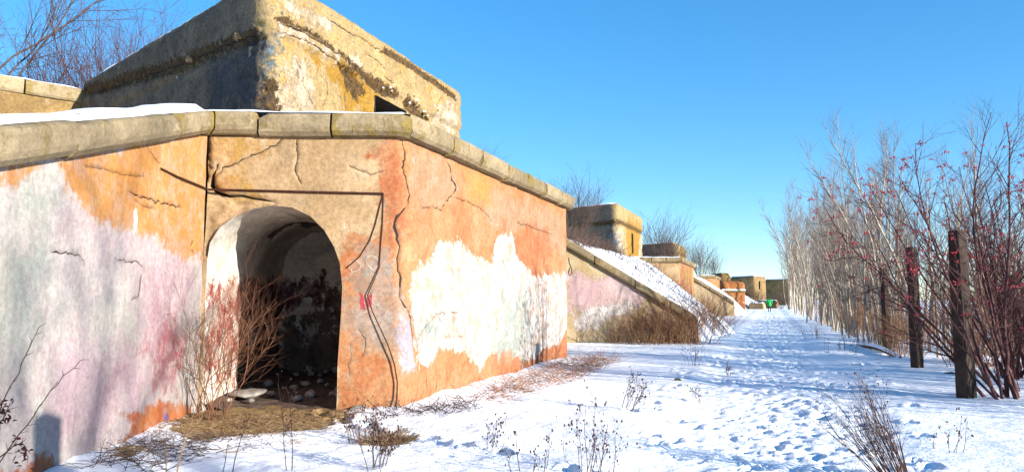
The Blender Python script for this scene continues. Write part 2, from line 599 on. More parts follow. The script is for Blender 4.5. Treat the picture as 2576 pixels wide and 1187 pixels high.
def panel(name, track, poly, mat, parent, base, res=0.06, holes=(), ribbons=(), masks=None, disp=None, channels=None, seed=0, inset=None):
    """a wall skin: an outline with openings, cracks cut in as grooves, painted areas as distance fields"""
    rg = np.random.RandomState(seed + 1)
    masks = masks or {}
    poly = np.asarray(poly, float)
    V, Ed, depth, chan = [], [], [], []

    def add_chain(pts, closed, dep=0.0, ch=None):
        i0 = len(V)
        for p in pts:
            V.append((float(p[0]), float(p[1])))
            depth.append(dep)
            chan.append(ch)
        n = len(pts)
        for i in range(n if closed else n - 1):
            Ed.append((i0 + i, i0 + (i + 1) % n))
        return i0

    add_chain(resample(poly, res, True), True)
    for h in holes:
        add_chain(resample(h, res * 0.8, True), True)
    lines = []
    for (pts, w, dep, ch) in ribbons:
        c = resample(pts, max(0.05, w * 1.3))
        n = len(c)
        if n < 3:
            continue
        jit = rg.normal(0, 1, (n, 2)) * min(0.012, w * 0.4)
        jit[0] = jit[-1] = 0
        c = c + jit
        t = np.gradient(c, axis=0)
        t /= np.linalg.norm(t, axis=1)[:, None] + 1e-9
        nrm = np.stack([-t[:, 1], t[:, 0]], 1)
        prof = np.minimum(1, np.minimum(np.arange(n) + 0.35, n - 1 - np.arange(n) + 0.35) / max(2.0, n * 0.12))
        hw = 0.36 * w * prof * rg.uniform(0.35, 1.45, n)
        add_chain(c + nrm * hw[:, None], False)
        add_chain(c - nrm * hw[:, None], False)
        add_chain(c, False, dep, ch)
        lines.append((c, w * 0.5 + 0.012))
    lo, hi = poly.min(0), poly.max(0)
    gx = np.arange(lo[0] + res * 0.5, hi[0], res)
    gy = np.arange(lo[1] + res * 0.5, hi[1], res * 0.9)
    X, Y = np.meshgrid(gx, gy)
    X = X + (np.arange(X.shape[0]) % 2)[:, None] * res * 0.5 + rg.uniform(-0.12, 0.12, X.shape) * res
    Y = Y + rg.uniform(-0.12, 0.12, X.shape) * res
    X, Y = X.ravel(), Y.ravel()
    ok = sdist(X, Y, poly) > res * 0.35
    for h in holes:
        ok &= sdist(X, Y, h) < -res * 0.35
    for c, w in lines:
        ok &= segdist(X, Y, c, False) > w + res * 0.15
    for x, y in zip(X[ok], Y[ok]):
        V.append((float(x), float(y)))
        depth.append(0.0)
        chan.append(None)
    vo, eo, fo, ov, oe, of = geometry.delaunay_2d_cdt([Vector(p) for p in V], Ed, [], 0, 1e-4, True)
    U = np.array([(p[0], p[1]) for p in vo])
    T = np.array([f for f in fo if len(f) == 3], dtype=np.int64)
    cx = U[T].mean(1)
    keep = inpoly(cx[:, 0], cx[:, 1], poly)
    for h in holes:
        keep &= ~inpoly(cx[:, 0], cx[:, 1], h)
    T = T[keep]
    a = U[T]
    area = (a[:, 1, 0] - a[:, 0, 0]) * (a[:, 2, 1] - a[:, 0, 1]) - (a[:, 2, 0] - a[:, 0, 0]) * (a[:, 1, 1] - a[:, 0, 1])
    T[area < 0] = T[area < 0][:, ::-1]
    nv = len(U)
    F = {}
    for ch, polys in masks.items():
        f = np.zeros(nv)
        for (pp, soft) in polys:
            f = np.maximum(f, np.clip(0.5 + sdist(U[:, 0], U[:, 1], pp) / (2 * soft), 0, 1))
        F[ch] = f
    dd = disp(U[:, 0], U[:, 1], F) if disp else np.zeros(nv)
    for i, ids in enumerate(ov):
        for k in ids:
            if k < len(chan) and chan[k]:
                if chan[k] not in F:
                    F[chan[k]] = np.zeros(nv)
                F[chan[k]][i] = 1.0
                dd[i] -= min(depth[k], 0.03) if depth[k] < 0.15 else depth[k]
    if inset is not None:
        dd = dd - inset(U[:, 0], U[:, 1])
    P = track.map(U[:, 0], dd, U[:, 1])
    o = mesh_obj(name, P, T, mat, parent, True, base)
    for ch, f in F.items():
        at = o.data.attributes.new(ch, 'FLOAT', 'POINT')
        at.data.foreach_set('value', f.astype(np.float32))
    return o


def stone_run(track, u_cuts, zline, parent, base, mat, seed=0, out=0.17, back=0.34, h=COPE_H, mitre=None, snow=0.0, nl=9, label=None):
    """coping: one stone between each pair of cuts; zline(u) is the underside"""
    rg = np.random.RandomState(seed + 50)
    mitre = mitre or {}
    prof = [(-back, 0.0), (0.03, 0.0), (out * 0.55, 0.012), (out * 0.9, 0.07), (out, 0.13), (out, h - 0.07), (out * 0.93, h - 0.02), (out * 0.72, h), (0, h + 0.01), (-back, h + 0.02)]
    m = len(prof)
    for k, (u0, u1) in enumerate(zip(u_cuts[:-1], u_cuts[1:])):
        g = rg.uniform(0.010, 0.028)
        dz, do, tw = rg.uniform(-0.012, 0.012), rg.uniform(-0.014, 0.014), rg.uniform(-0.012, 0.012)
        a, b = u0 + g, u1 - g
        us = np.linspace(0, 1, nl)
        V = []
        li = []
        for i, w in enumerate(us):
            for (o_, z_) in prof:
                aa = a - o_ * mitre.get(round(u0, 3), 0.0)
                bb = b + o_ * mitre.get(round(u1, 3), 0.0)
                V.append((aa + (bb - aa) * w, o_ + do + tw * (w - 0.5), z_ + dz))
                li.append(min(w, 1 - w) * (b - a))
        V = np.array(V)
        li = np.array(li)
        uu = V[:, 0]
        nz = fbm(uu * 3.1 + seed, V[:, 2] * 7 + V[:, 1] * 6, seed + k, 4)
        end = np.exp(-li / 0.05)
        chip = np.maximum(0, fbm(uu * 5 + 3, V[:, 2] * 9 + k, seed + 9 + k, 3)) * end * 0.15
        # the run bends with the wall line only in plan, so use the straight piece under this stone
        um = (u0 + u1) / 2
        x0, y0, nx, ny = track.at(np.array([um]))
        x1, y1, _, _ = track.at(np.array([um + 0.05]))
        d = np.array([x1[0] - x0[0], y1[0] - y0[0]])
        d /= np.linalg.norm(d)
        nrm = np.array([d[1], -d[0]])
        oo = V[:, 1] + nz * 0.012 - chip
        zz = zline(uu) + V[:, 2] + nz * 0.008 - chip * 0.5
        P = np.stack([x0[0] + d[0] * (uu - um) + nrm[0] * oo, y0[0] + d[1] * (uu - um) + nrm[1] * oo, zz], 1)
        F = []
        for i in range(nl - 1):
            for j in range(m):
                j2 = (j + 1) % m
                F.append((i * m + j, (i + 1) * m + j, (i + 1) * m + j2, i * m + j2))
        F.append(tuple(range(m)))
        F.append(tuple((nl - 1) * m + j for j in reversed(range(m))))
        ob = mesh_obj('coping_stone', P, F, mat, parent, False, base)
        at = ob.data.attributes.new('lichen', 'FLOAT', 'POINT')
        lv = np.clip(0.18 + 0.62 * np.exp(-li / 0.16) * rg.uniform(-0.2, 0.9) + rg.uniform(-0.1, 0.1), 0, 1)
        at.data.foreach_set('value', lv.astype(np.float32))


def snow_strip(track, u0, u1, zline, parent, base, o0=-0.34, o1=0.12, th=0.05, seed=0, step=0.12, name='snow_cap'):
    """snow lying along the top of a coping"""
    n = max(4, int((u1 - u0) / step))
    us = np.linspace(u0, u1, n)
    cols = 6
    V = []
    for i, u in enumerate(us):
        edge = 0.5 + 0.5 * float(fbm(u * 1.7, seed, seed, 3))
        t_ = th * (0.45 + 0.9 * edge) * (0.25 if i in (0, n - 1) else 1)
        for j in range(cols):
            w = j / (cols - 1)
            o_ = o0 + (o1 - 0.07 * (1 - edge) - o0) * w
            lift = math.sqrt(max(0, 1 - (2 * w - 1) ** 4)) * t_
            V.append((u, o_, lift))
    V = np.array(V)
    P = track.map(V[:, 0], V[:, 1], zline(V[:, 0]) + V[:, 2])
    F = np.array([(i * cols + j, (i + 1) * cols + j, (i + 1) * cols + j + 1, i * cols + j + 1) for i in range(n - 1) for j in range(cols - 1)])
    F = F[:, ::-1]
    return mesh_obj(name, P, F, M['snow'], parent, True, base)


def wall_back(name, track, us, zfun, mat, parent, base, z0=-0.5, d0=-0.05, d1=-0.5):
    """the body of a wall behind its skin"""
    us = np.asarray(us, float)
    V, F = [], []
    x, y, nx, ny = track.at(us)
    zt = zfun(us)
    for i in range(len(us)):
        for d, z in ((d0, z0), (d0, zt[i]), (d1, zt[i]), (d1, z0)):
            V.append((x[i] + nx[i] * d, y[i] + ny[i] * d, z))
    for i in range(len(us) - 1):
        for j in range(4):
            j2 = (j + 1) % 4
            F.append((i * 4 + j, i * 4 + j2, (i + 1) * 4 + j2, (i + 1) * 4 + j))
    F.append((0, 1, 2, 3))
    k = (len(us) - 1) * 4
    F.append((k + 3, k + 2, k + 1, k))
    return mesh_obj(name, V, F, mat, parent, False, base)


# ------------------------------------------------------------------ ground sheet
def build_ground():
    sf = np.arange(-9.5, 7.0, 0.048)
    def grow_out(x0, sgn):
        o, d, x = [], 0.06, x0
        while abs(x) < 420:
            d = min(d * 1.22, 40)
            x += sgn * d
            o.append(x)
        return o
    ss = np.array(grow_out(-9.5, -1)[::-1] + list(sf) + grow_out(sf[-1], 1))
    tt = [-40, -30, -22, -15, -10, -6, -3, -1, 0.5, 1.8, 2.8, 3.5]
    t = 3.9
    while t < 130:
        tt.append(t)
        t += 0.046 * max(1.0, t / 10.0) ** 1.35
    while t < 900:
        tt.append(t)
        t += 2 + (t - 130) * 0.15
    tt = np.array(tt)
    S, T = np.meshgrid(ss, tt)
    X = P_OR[0] + S * E_RT[0] + T * E_AL[0]
    Y = P_OR[1] + S * E_RT[1] + T * E_AL[1]
    near = np.clip(1.6 - T / 120, 0, 1) * (np.abs(S) < 30)
    Z = 0.05 * fbm(S * 0.35, T * 0.2, 3, 3)
    Z += 0.006 * np.clip(T - 8, 0, 20)                        # rises a little along the fort
    # wind-packed drifts, ripples drawn out across the path
    off = smooth01((np.abs(S + 0.1) - 1.0) / 0.7)
    Z += near * off * (0.035 * fbm(S * 0.9, T * 1.5, 11, 4) + 0.014 * fbm(S * 1.5, T * 5.0, 17, 4, 0.6) + 0.010 * fbm(S * 6, T * 6, 5, 4, 0.6))
    # lumpy soft snow left of the path
    lump = smooth01((-S - 1.6) / 1.5) * smooth01((16 - T) / 8)
    Z += near * lump * (0.06 * np.maximum(0, fbm(S * 1.3, T * 1.3, 23, 4)) + 0.035 * fbm(S * 3.5, T * 3.5, 29, 4))
    # trodden strip
    on = 1 - off
    Z += near * on * (-0.05 + 0.025 * fbm(S * 2.2, T * 2.2, 31, 3) + 0.03 * fbm(S * 9, T * 9, 37, 3, 0.6))
    rg = np.random.RandomState(5)

    def stamp(s0, t0, ang, l, w, dep):
        i0, i1 = np.searchsorted(ss, [s0 - 0.32, s0 + 0.32])
        j0, j1 = np.searchsorted(tt, [t0 - 0.32, t0 + 0.32])
        if i1 <= i0 or j1 <= j0:
            return
        ds = S[j0:j1, i0:i1] - s0
        dt = T[j0:j1, i0:i1] - t0
        a = ds * math.cos(ang) + dt * math.sin(ang)
        b = -ds * math.sin(ang) + dt * math.cos(ang)
        q = (a / w) ** 2 + (b / l) ** 2
        Z[j0:j1, i0:i1] += -dep * smooth01(1.25 - q) + 0.35 * dep * np.exp(-((np.sqrt(q) - 1.35) / 0.22) ** 2)

    for k in range(1500):
        t0 = 4 + 80 * rg.uniform() ** 1.6
        s0 = float(np.clip(rg.normal(0.0, 0.55), -1.25, 1.25))
        stamp(s0, t0, rg.normal(0, 0.5), rg.uniform(0.09, 0.18), rg.uniform(0.04, 0.07), rg.uniform(0.012, 0.045))
    for k in range(60):                                       # a few single tracks off the path
        t0 = rg.uniform(5, 24)
        s0 = rg.choice([-1.0, 1.0]) * rg.uniform(1.3, 2.2)
        stamp(s0, t0, rg.normal(0, 0.4), 0.16, 0.08, 0.07)
    s_, t_ = -2.6, 6.2
    for k in range(13):                                       # one track to the archway
        a, b = st(-0.2 - k * 0.22, 8.0 + k * 0.24)
        stamp(float(a) + 0.1 * (-1) ** k, float(b), 0.8, 0.17, 0.085, 0.09)
    # foot of the walls: snow drifted up against them, bare in front of the arch
    wl = [PG, PA, PB, PC]
    dw = segdist(X.ravel(), Y.ravel(), np.array(wl), False).reshape(X.shape)
    Z += 0.10 * np.exp(-(dw / 0.5) ** 2) * (0.5 + 0.5 * fbm(X * 0.8, Y * 0.8, 41, 2))
    apron = [(-4.7, 11.6), (-4.75, 10.2), (-4.3, 9.4), (-3.5, 8.9), (-2.6, 9.5), (-2.2, 10.5), (-2.35, 11.6), (-2.35, 18), (-4.9, 18)]
    dirt = np.clip(0.5 + sdist(X, Y, apron) / 0.9, 0, 1)
    Z = Z - 0.05 * smooth01((dirt - 0.4) * 4)
    for (ax, ay, ar) in ((-4.15, 8.2, 0.20), (-1.45, 8.7, 0.10), (0.2, 13.3, 0.12), (1.6, 18.0, 0.15)):
        dirt = np.maximum(dirt, np.clip(0.52 - (np.hypot(X - ax, Y - ay) - ar) / 0.9, 0, 0.62))
    n, m = S.shape
    idx = np.arange(n * m).reshape(n, m)
    F = np.stack([idx[:-1, :-1], idx[:-1, 1:], idx[1:, 1:], idx[1:, :-1]], -1).reshape(-1, 4)
    o = mesh_obj('ground', np.stack([X, Y, Z], -1).reshape(-1, 3), F, M['ground'], None, True)
    at = o.data.attributes.new('dirt', 'FLOAT', 'POINT')
    at.data.foreach_set('value', dirt.ravel().astype(np.float32))
    tag(o, kind='structure')
    return ss, tt, Z


G_S, G_T, G_Z = build_ground()


def gz(x, y):
    s, t = st(x, y)
    i = min(max(int(np.searchsorted(G_S, s)), 0), len(G_S) - 1)
    j = min(max(int(np.searchsorted(G_T, t)), 0), len(G_T) - 1)
    return float(G_Z[j, i])


# ------------------------------------------------------------------ embankment behind the walls
_wt = Track([PG, PA], 0)
_wu0, _wz0 = _wt.uv(0, 421)
_wu1, _wz1 = _wt.uv(519, 334)


def wing_line(u):
    """underside of the coping on the near wing wall"""
    return np.minimum(_wz1 + (np.asarray(u) - _wu1) * (_wz1 - _wz0) / (_wu1 - _wu0), ROOF_Z + 0.03 - COPE_H)


def build_bank():
    pl = []
    for k in range(3):
        o = UNIT * k
        inn = 0.12
        for p, sh in ((PG, (-inn, 0)), (PA, (-inn, inn)), (PB, (-inn * 1.2, inn)), (PC, (-inn, -inn)), (PD, (0, -inn)), (PW0, (-inn, inn)), (PW1, (0.0, inn)), (np.array([7.15, 27.3]), (0, 0)), (np.array([9.2, 31.5]), (0, 0)), (PG + UNIT + E_RT * 1.2 - E_AL * 1.0, (0, 0))):
            pl.append(p + o + np.array(sh))
    tail = P_OR + E_AL * 175 + E_RT * -1.6
    pl += [tail, P_OR + E_AL * 175 - E_RT * 75, P_OR - E_AL * 22 - E_RT * 75, P_OR - E_AL * 22 - E_RT * 2.0]
    poly = np.array(pl)
    V = [tuple(p) for p in resample(poly, 0.5, True)]
    n = len(V)
    Ed = [(i, (i + 1) % n) for i in range(n)]
    rg = np.random.RandomState(3)
    pts = []
    for s0, s1, t0, t1, r in ((-13, -1, -22, 32, 0.28), (-11, -1, 32, 75, 0.5), (-11, -1, 75, 175, 1.2), (-40, -13, -22, 75, 2.0), (-75, -11, 75, 175, 5.0), (-75, -40, -22, 75, 5.0)):
        s, t = np.meshgrid(np.arange(s0, s1, r), np.arange(t0, t1, r))
        s = s.ravel() + rg.uniform(-0.2, 0.2, s.size) * r
        t = t.ravel() + rg.uniform(-0.2, 0.2, t.size) * r
        pts.append(np.stack([P_OR[0] + s * E_RT[0] + t * E_AL[0], P_OR[1] + s * E_RT[1] + t * E_AL[1]], 1))
    pts = np.vstack(pts)
    pts = pts[sdist(pts[:, 0], pts[:, 1], poly) > 0.12]
    V += [tuple(p) for p in pts]
    vo, eo, fo, a, b, c = geometry.delaunay_2d_cdt([Vector(p) for p in V], Ed, [], 0, 1e-4, False)
    U = np.array([(p[0], p[1]) for p in vo])
    T = np.array([f for f in fo if len(f) == 3])
    cc = U[T].mean(1)
    T = T[inpoly(cc[:, 0], cc[:, 1], poly)]
    z = bank_z(U[:, 0], U[:, 1])
    for k in range(3):
        o = UNIT * k
        blk = np.array([PA, PB, PC, PD]) + o
        w = smooth01(sdist(U[:, 0], U[:, 1], blk) / 0.5 + 1.0)
        z = z * (1 - w) + (ROOF_Z - 0.04) * w
    for k in range(3):
        toe = np.array([PW1 + (-0.2, 0.25), (7.15, 27.3), (9.2, 31.5), PG + UNIT + E_RT * 1.2 - E_AL * 1.0, PG + UNIT + (0.0, -0.4)]) + UNIT * k
        z = np.minimum(z, -0.03 + 1.25 * segdist(U[:, 0], U[:, 1], toe, False) + (0.95 if k < 0 else 0))
    d = (PA - PG) / np.linalg.norm(PA - PG)
    along = (U[:, 0] - PG[0]) * d[0] + (U[:, 1] - PG[1]) * d[1]
    left = -((U[:, 0] - PG[0]) * d[1] - (U[:, 1] - PG[1]) * d[0])
    lim = wing_line(along) + COPE_H + 0.06 - 0.15 * np.clip(left - 0.3, 0, 12)
    w = smooth01((12.0 - U[:, 1]) / 2.0) * (left > -0.5)
    z = z * (1 - w) + np.minimum(z, lim) * w
    z = z + 0.05 * fbm(U[:, 0] * 1.1, U[:, 1] * 1.1, 61, 4) * smooth01(sdist(U[:, 0], U[:, 1], poly) / 1.0)
    o = mesh_obj('embankment', np.column_stack([U, z]), T, M['snow'], None, True)
    tag(o, kind='structure')


build_bank()


def bz(x, y):
    return float(bank_z(x, y))

# ------------------------------------------------------------------ casemates, their wing walls and the bunkers on top
def hole_box(name, track, hole, d0, d1, mat, parent, base, back=True):
    """the sides and back of an opening"""
    h = resample(hole, 0.25, True)
    n = len(h)
    V = np.vstack([track.map(h[:, 0], np.full(n, -d0), h[:, 1]), track.map(h[:, 0], np.full(n, -d1), h[:, 1])])
    F = [(i, (i + 1) % n, n + (i + 1) % n, n + i) for i in range(n)]
    if back:
        F.append(tuple(n + i for i in range(n)))
    return mesh_obj(name, V, F, mat, parent, False, base)


def tube(pts, r, sides=6):
    pts = np.asarray(pts, float)
    n = len(pts)
    r = np.broadcast_to(np.asarray(r, float), (n,))
    t = np.gradient(pts, axis=0)
    t /= np.linalg.norm(t, axis=1)[:, None] + 1e-12
    ref = np.array([0.31, 0.17, 0.93]) if abs(t[0, 2]) < 0.8 else np.array([0.93, 0.31, 0.17])
    a = np.cross(t, ref)
    a /= np.linalg.norm(a, axis=1)[:, None] + 1e-12
    b = np.cross(t, a)
    ang = np.arange(sides) * 2 * math.pi / sides
    ring = a[:, None, :] * np.cos(ang)[None, :, None] + b[:, None, :] * np.sin(ang)[None, :, None]
    V = (pts[:, None, :] + ring * r[:, None, None]).reshape(-1, 3)
    i = np.arange(n - 1)[:, None] * sides
    j = np.arange(sides)[None, :]
    j2 = (j + 1) % sides
    F = np.stack([i + j, i + j2, i + sides + j2, i + sides + j], -1).reshape(-1, 4)
    return V, F


class Bag:
    def __init__(self):
        self.V, self.F, self.n = [], [], 0

    def add(self, V, F):
        self.V.append(V)
        self.F.append(F + self.n)
        self.n += len(V)

    def tube(self, pts, r, sides=6):
        self.add(*tube(pts, r, sides))

    def build(self, name, mat, parent=None, local=None, smooth=True):
        if not self.V:
            return None
        return mesh_obj(name, np.vstack(self.V), np.vstack(self.F), mat, parent, smooth, local)


def casemate(k):
    off = UNIT * k
    hi = k == 0
    res = (0.055, 0.2, 0.4)[k]
    tr = Track([PA + off, PB + off, PC + off, PD + off], 0.28)
    sharp = Track([PA + off, PB + off, PC + off, PD + off], 0)
    sharp0 = Track([PA, PB, PC], 0)
    tr0 = Track([PA, PB, PC], 0.28)
    base = (PB[0] + off[0], PB[1] + off[1], 0.0)
    label = ['big peeling orange and white casemate block with an open arched doorway', 'orange casemate block behind the snowy bank, second along the path', 'small far pink casemate block, third along the path'][k]
    t = thing('casemate', label, 'building', base, 'casemates along the path')
    top = ROOF_Z + 0.03 - COPE_H
    zl = lambda u: np.full(np.shape(u), top)
    L = tr.L
    poly = [(0, -0.4), (L, -0.4), (L, top), (0, top)]
    q = tr0.uvs
    arch = q([(514, 655), (528, 612), (552, 572), (590, 544), (640, 524), (690, 517), (735, 522), (780, 543), (815, 578), (840, 620), (855, 662), (861, 720), (858, 790), (853, 860), (849, 930), (848, 990)])
    arch = [(max(0.06, a), b) for a, b in arch]
    arch = arch + [(arch[-1][0] - 0.01, -0.3), (0.06, -0.3), (0.05, 1.0)]
    ub = tr0.uv(1020, 400)[0]
    ux = tr0.uv(1425, 700)[0]
    masks = {
        'orange': [(q([(958, 330), (985, 352), (1000, 340)]) + [(ux + 0.4, top + 0.3), (ux + 0.4, -0.6)] + q([(1040, 1100), (846, 1090), (846, 930), (852, 760), (862, 640), (900, 590), (945, 600), (962, 520)]), 0.22)],
        'beige': [(q([(1030, 360), (1120, 395), (1130, 440), (1150, 470), (1140, 500), (1100, 530), (1040, 520), (1030, 440)]), 0.25),
                  (q([(1220, 470), (1300, 500), (1420, 540), (1425, 650), (1390, 640), (1330, 560), (1290, 600), (1230, 560)]), 0.3),
                  (q([(870, 860), (1000, 900), (1010, 960), (985, 1030), (1010, 1030), (1030, 900), (960, 780), (880, 800)]), 0.25)],
        'yellow': [(q([(1165, 410), (1235, 440), (1240, 520), (1180, 510)]), 0.25), (q([(525, 345), (700, 345), (600, 400), (540, 440)]), 0.4), (q([(536, 430), (620, 430), (640, 490), (540, 480)]), 0.3)],
        'brick': [(q([(1270, 580), (1360, 560), (1400, 620), (1340, 690), (1300, 640)]), 0.3), (q([(960, 400), (1010, 380), (1020, 500), (990, 620), (960, 560)]), 0.35),
                  (q([(1330, 880), (1428, 840), (1432, 900), (1250, 960), (1260, 900)]), 0.3)],
        'grey': [(q([(868, 670), (905, 622), (985, 612), (1000, 690), (1010, 750), (1040, 830), (1040, 920), (1000, 880), (940, 870), (880, 850), (872, 760)]), 0.25)],
        'white': [(q([(1036, 700), (1062, 660), (1090, 640), (1102, 612), (1160, 606), (1190, 640), (1236, 662), (1240, 620), (1256, 590), (1288, 592), (1304, 650), (1340, 690), (1424, 688), (1428, 820), (1405, 862), (1372, 872), (1345, 900), (1312, 905), (1285, 872), (1245, 880), (1210, 930), (1180, 900), (1140, 880), (1110, 872), (1090, 910), (1052, 930), (1046, 860), (1050, 800), (1030, 750)]), 0.16)],
        'green': [(q([(1260, 740), (1330, 740), (1330, 900), (1250, 900)]), 0.35), (q([(1050, 780), (1120, 800), (1110, 850), (1050, 850)]), 0.3)],  # first patch paints greenish branch shadows into the wall colour
        'lav': [(q([(1006, 780), (1040, 850), (1046, 930), (1012, 940), (1000, 860)]), 0.18)],
        'pink': [(q([(903, 735), (917, 733), (916, 778), (905, 780)]), 0.05), (q([(918, 740), (940, 748), (938, 768), (918, 776)]), 0.12)],
    } if k == 0 else {'orange': [([(ub - 0.1, -0.6), (ux + 0.4, -0.6), (ux + 0.4, top + 0.3), (ub, top + 0.3)], 0.2), ([(1.0, -0.5), (ub, -0.5), (ub, 2.0 + k), (1.0, 2.0 + k)], 0.5)],
                      'white': [([(ub + 1.5, 0.0), (ux - 0.5, 0.4), (ux - 1, 1.5), (ub + 2, 1.2)], 0.4)],
                      'yellow': [([(ub + 2, 2.8), (ux, 2.9), (ux, 4.0), (ub + 2, 3.8)], 0.6)]}
    ribs = []
    if hi:
        def rib(pts, w, dep=0.05, ch='crack'):
            ribs.append((q(pts), w, dep, ch))
        rib([(1012, 352), (1018, 390), (1012, 420), (1022, 460), (1030, 490), (1022, 520)], 0.042)
        rib([(1022, 520), (1000, 545), (992, 560), (998, 590), (1003, 620), (998, 650), (1000, 680), (1008, 700), (1002, 730), (1005, 750)], 0.06, 0.08)
        rib([(1005, 750), (1025, 775), (1035, 800), (1038, 830), (1040, 855)], 0.04)
        rib([(1117, 392), (1132, 420), (1135, 450), (1148, 470), (1140, 490)], 0.06, 0.07)
        rib([(1140, 490), (1120, 510), (1110, 530), (1085, 520)], 0.03)
        rib([(1140, 497), (1180, 508), (1215, 530), (1240, 555)], 0.022)
        rib([(705, 350), (690, 365), (650, 385), (600, 410), (560, 425), (545, 440)], 0.03)
        rib([(545, 425), (534, 445), (530, 462), (541, 484), (575, 493), (610, 494), (640, 502), (690, 508)], 0.11, 0.2)
        rib([(745, 355), (748, 400), (740, 430), (755, 460)], 0.014)
        rib([(1060, 525), (1085, 520)], 0.02)
        rib([(1050, 870), (1052, 905), (1060, 935)], 0.02)
        rib([(880, 420), (930, 440), (970, 430)], 0.012)
        rib([(1300, 560), (1340, 572), (1390, 590)], 0.03)
        # peeled outlines left by old lettering and drawings
        S = lambda pts, w: rib(pts, w, 0.004, 'stroke')
        S([(1050, 868), (1056, 845), (1075, 815), (1098, 790)], 0.05)
        S([(1098, 790), (1130, 786), (1155, 786)], 0.05)
        S([(1104, 795), (1115, 825), (1122, 850)], 0.035)
        S([(1124, 848), (1150, 846), (1170, 844)], 0.04)
        S([(1160, 786), (1168, 830), (1170, 880)], 0.04)
        S([(1050, 965), (1052, 985), (1050, 1003)], 0.06)
        S([(1075, 915), (1073, 960), (1076, 1005)], 0.05)
        S([(1098, 912), (1099, 950), (1098, 1000)], 0.06)
        S([(1122, 915), (1124, 955), (1124, 975)], 0.06)
        S([(1170, 925), (1172, 950)], 0.04)
        S([(1200, 640), (1192, 690)], 0.03)
        S([(1160, 650), (1150, 700)], 0.03)
        S([(1298, 660), (1300, 720), (1290, 790)], 0.03)
        W = lambda pts, w: rib(pts, w, -0.002, 'scrawl')
        for cx, cy, rx, ry in ((893, 668, 13, 15), (936, 660, 16, 16)):
            W([(cx + rx * math.cos(a), cy + ry * math.sin(a)) for a in np.linspace(0, 6.1, 12)], 0.06)
        W([(900, 795), (915, 782), (930, 790), (948, 780)], 0.03)
        W([(905, 812), (950, 806), (990, 800)], 0.02)
        W([(950, 822), (985, 815)], 0.02)
        W([(970, 832), (1000, 826)], 0.02)
        W([(962, 795), (985, 770)], 0.025)
        W([(935, 745), (938, 760), (950, 770)], 0.02)
        G = lambda pts, w: rib(pts, w, 0.002, 'graphite')
        G([(905, 835), (918, 850), (921, 875), (910, 890)], 0.05)
        G([(880, 870), (882, 900), (878, 940)], 0.03)

    broken = q([(513, 340), (528, 340), (530, 440), (545, 490), (640, 505), (690, 516), (640, 530), (560, 560), (513, 660)]) if hi else None

    def disp(u, z, F):
        d = 0.022 * fbm(u * 0.7, z * 0.7, 71, 3) + 0.008 * fbm(u * 3, z * 3, 73, 3)
        if hi:
            d = d - 0.11 * smooth01(sdist(u, z, broken) / 0.04 + 0.5) * (0.75 + 0.5 * fbm(u * 6, z * 6, 75, 3))
            d = d + 0.01 * smooth01((F['white'] - 0.4) * 4) - 0.012 * smooth01((F['beige'] - 0.45) * 5)
            # broken upper edge of the render under the coping, worn foot
            d = d - 0.05 * smooth01((z - top + 0.10 + 0.10 * fbm(u * 2.1, u * 0, 77, 3)) / 0.05) * (u > ub)
            d = d - 0.04 * smooth01((0.35 - z + 0.2 * fbm(u * 1.2, u * 0 + 3, 78, 3)) / 0.3) * (0.5 + 0.5 * fbm(u * 4, z * 4, 79, 3))
        return d

    panel('wall', tr, poly, M['block'], t, base, res, [arch], ribs, masks, disp, seed=k)
    wall_back('wall_core', tr, np.linspace(ub + 0.35, L - 0.1, 30), lambda u: np.full(np.shape(u), top - 0.01), M['coping'], t, base, -0.5, -0.14, -0.55)
    # lintel body above the arch
    wall_back('wall_core', tr, np.linspace(arch[12][0] + 0.25, ub + 0.3, 8), lambda u: np.full(np.shape(u), top - 0.012), M['coping'], t, base, -0.5, -0.16, -0.55)

    # vaulted passage behind the arch
    prof = [(0.05, -0.3), (0.05, 0.5), (0.05, 1.0)] + arch[:-3] + [(arch[-3][0], -0.3)]
    prof = resample(prof, 0.09 if hi else 0.4)
    depth = np.linspace(0.0, 4.4, 50 if hi else 6)
    npf, nd = len(prof), len(depth)
    w_ = np.concatenate([[0], np.cumsum(np.linalg.norm(np.diff(prof, axis=0), axis=1))])
    Wg, Dg = np.meshgrid(w_, depth)
    nz = fbm(Wg * 1.6, Dg * 1.6, 91, 4)
    bare = smooth01((nz + 0.10 + 0.25 * (1.7 - np.tile(prof[:, 1], (nd, 1)))) * 4) * smooth01((Dg - 1.45 - 0.5 * nz) / 0.25)  # bare stone; its depth limit also puts the deep passage's shade into colour
    cen = np.array([arch[5][0], 1.4])
    inw = cen - prof
    inw = inw / (np.linalg.norm(inw, axis=1)[:, None] + 1e-9)
    push = (0.015 * fbm(Wg * 3, Dg * 3, 93, 3) - 0.05 * bare + 0.03 * fbm(Wg * 7, Dg * 7, 95, 2) * bare) * smooth01(Dg / 0.15)
    UU = prof[None, :, 0] + inw[None, :, 0] * push
    ZZ = prof[None, :, 1] + inw[None, :, 1] * push
    P = tr.map(UU.ravel(), -Dg.ravel(), ZZ.ravel())
    idx = np.arange(npf * nd).reshape(nd, npf)
    F = np.stack([idx[:-1, :-1], idx[1:, :-1], idx[1:, 1:], idx[:-1, 1:]], -1).reshape(-1, 4)
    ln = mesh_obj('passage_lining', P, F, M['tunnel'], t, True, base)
    zz = ZZ.ravel()
    lf = (UU.ravel() < cen[0]).astype(float)

    def put(o, ch, f):
        a = o.data.attributes.new(ch, 'FLOAT', 'POINT')
        a.data.foreach_set('value', np.clip(f, 0, 1).astype(np.float32))

    dg = Dg.ravel()
    put(ln, 'limewash', lf * np.clip(1.3 - dg / 2.6, 0, 1))
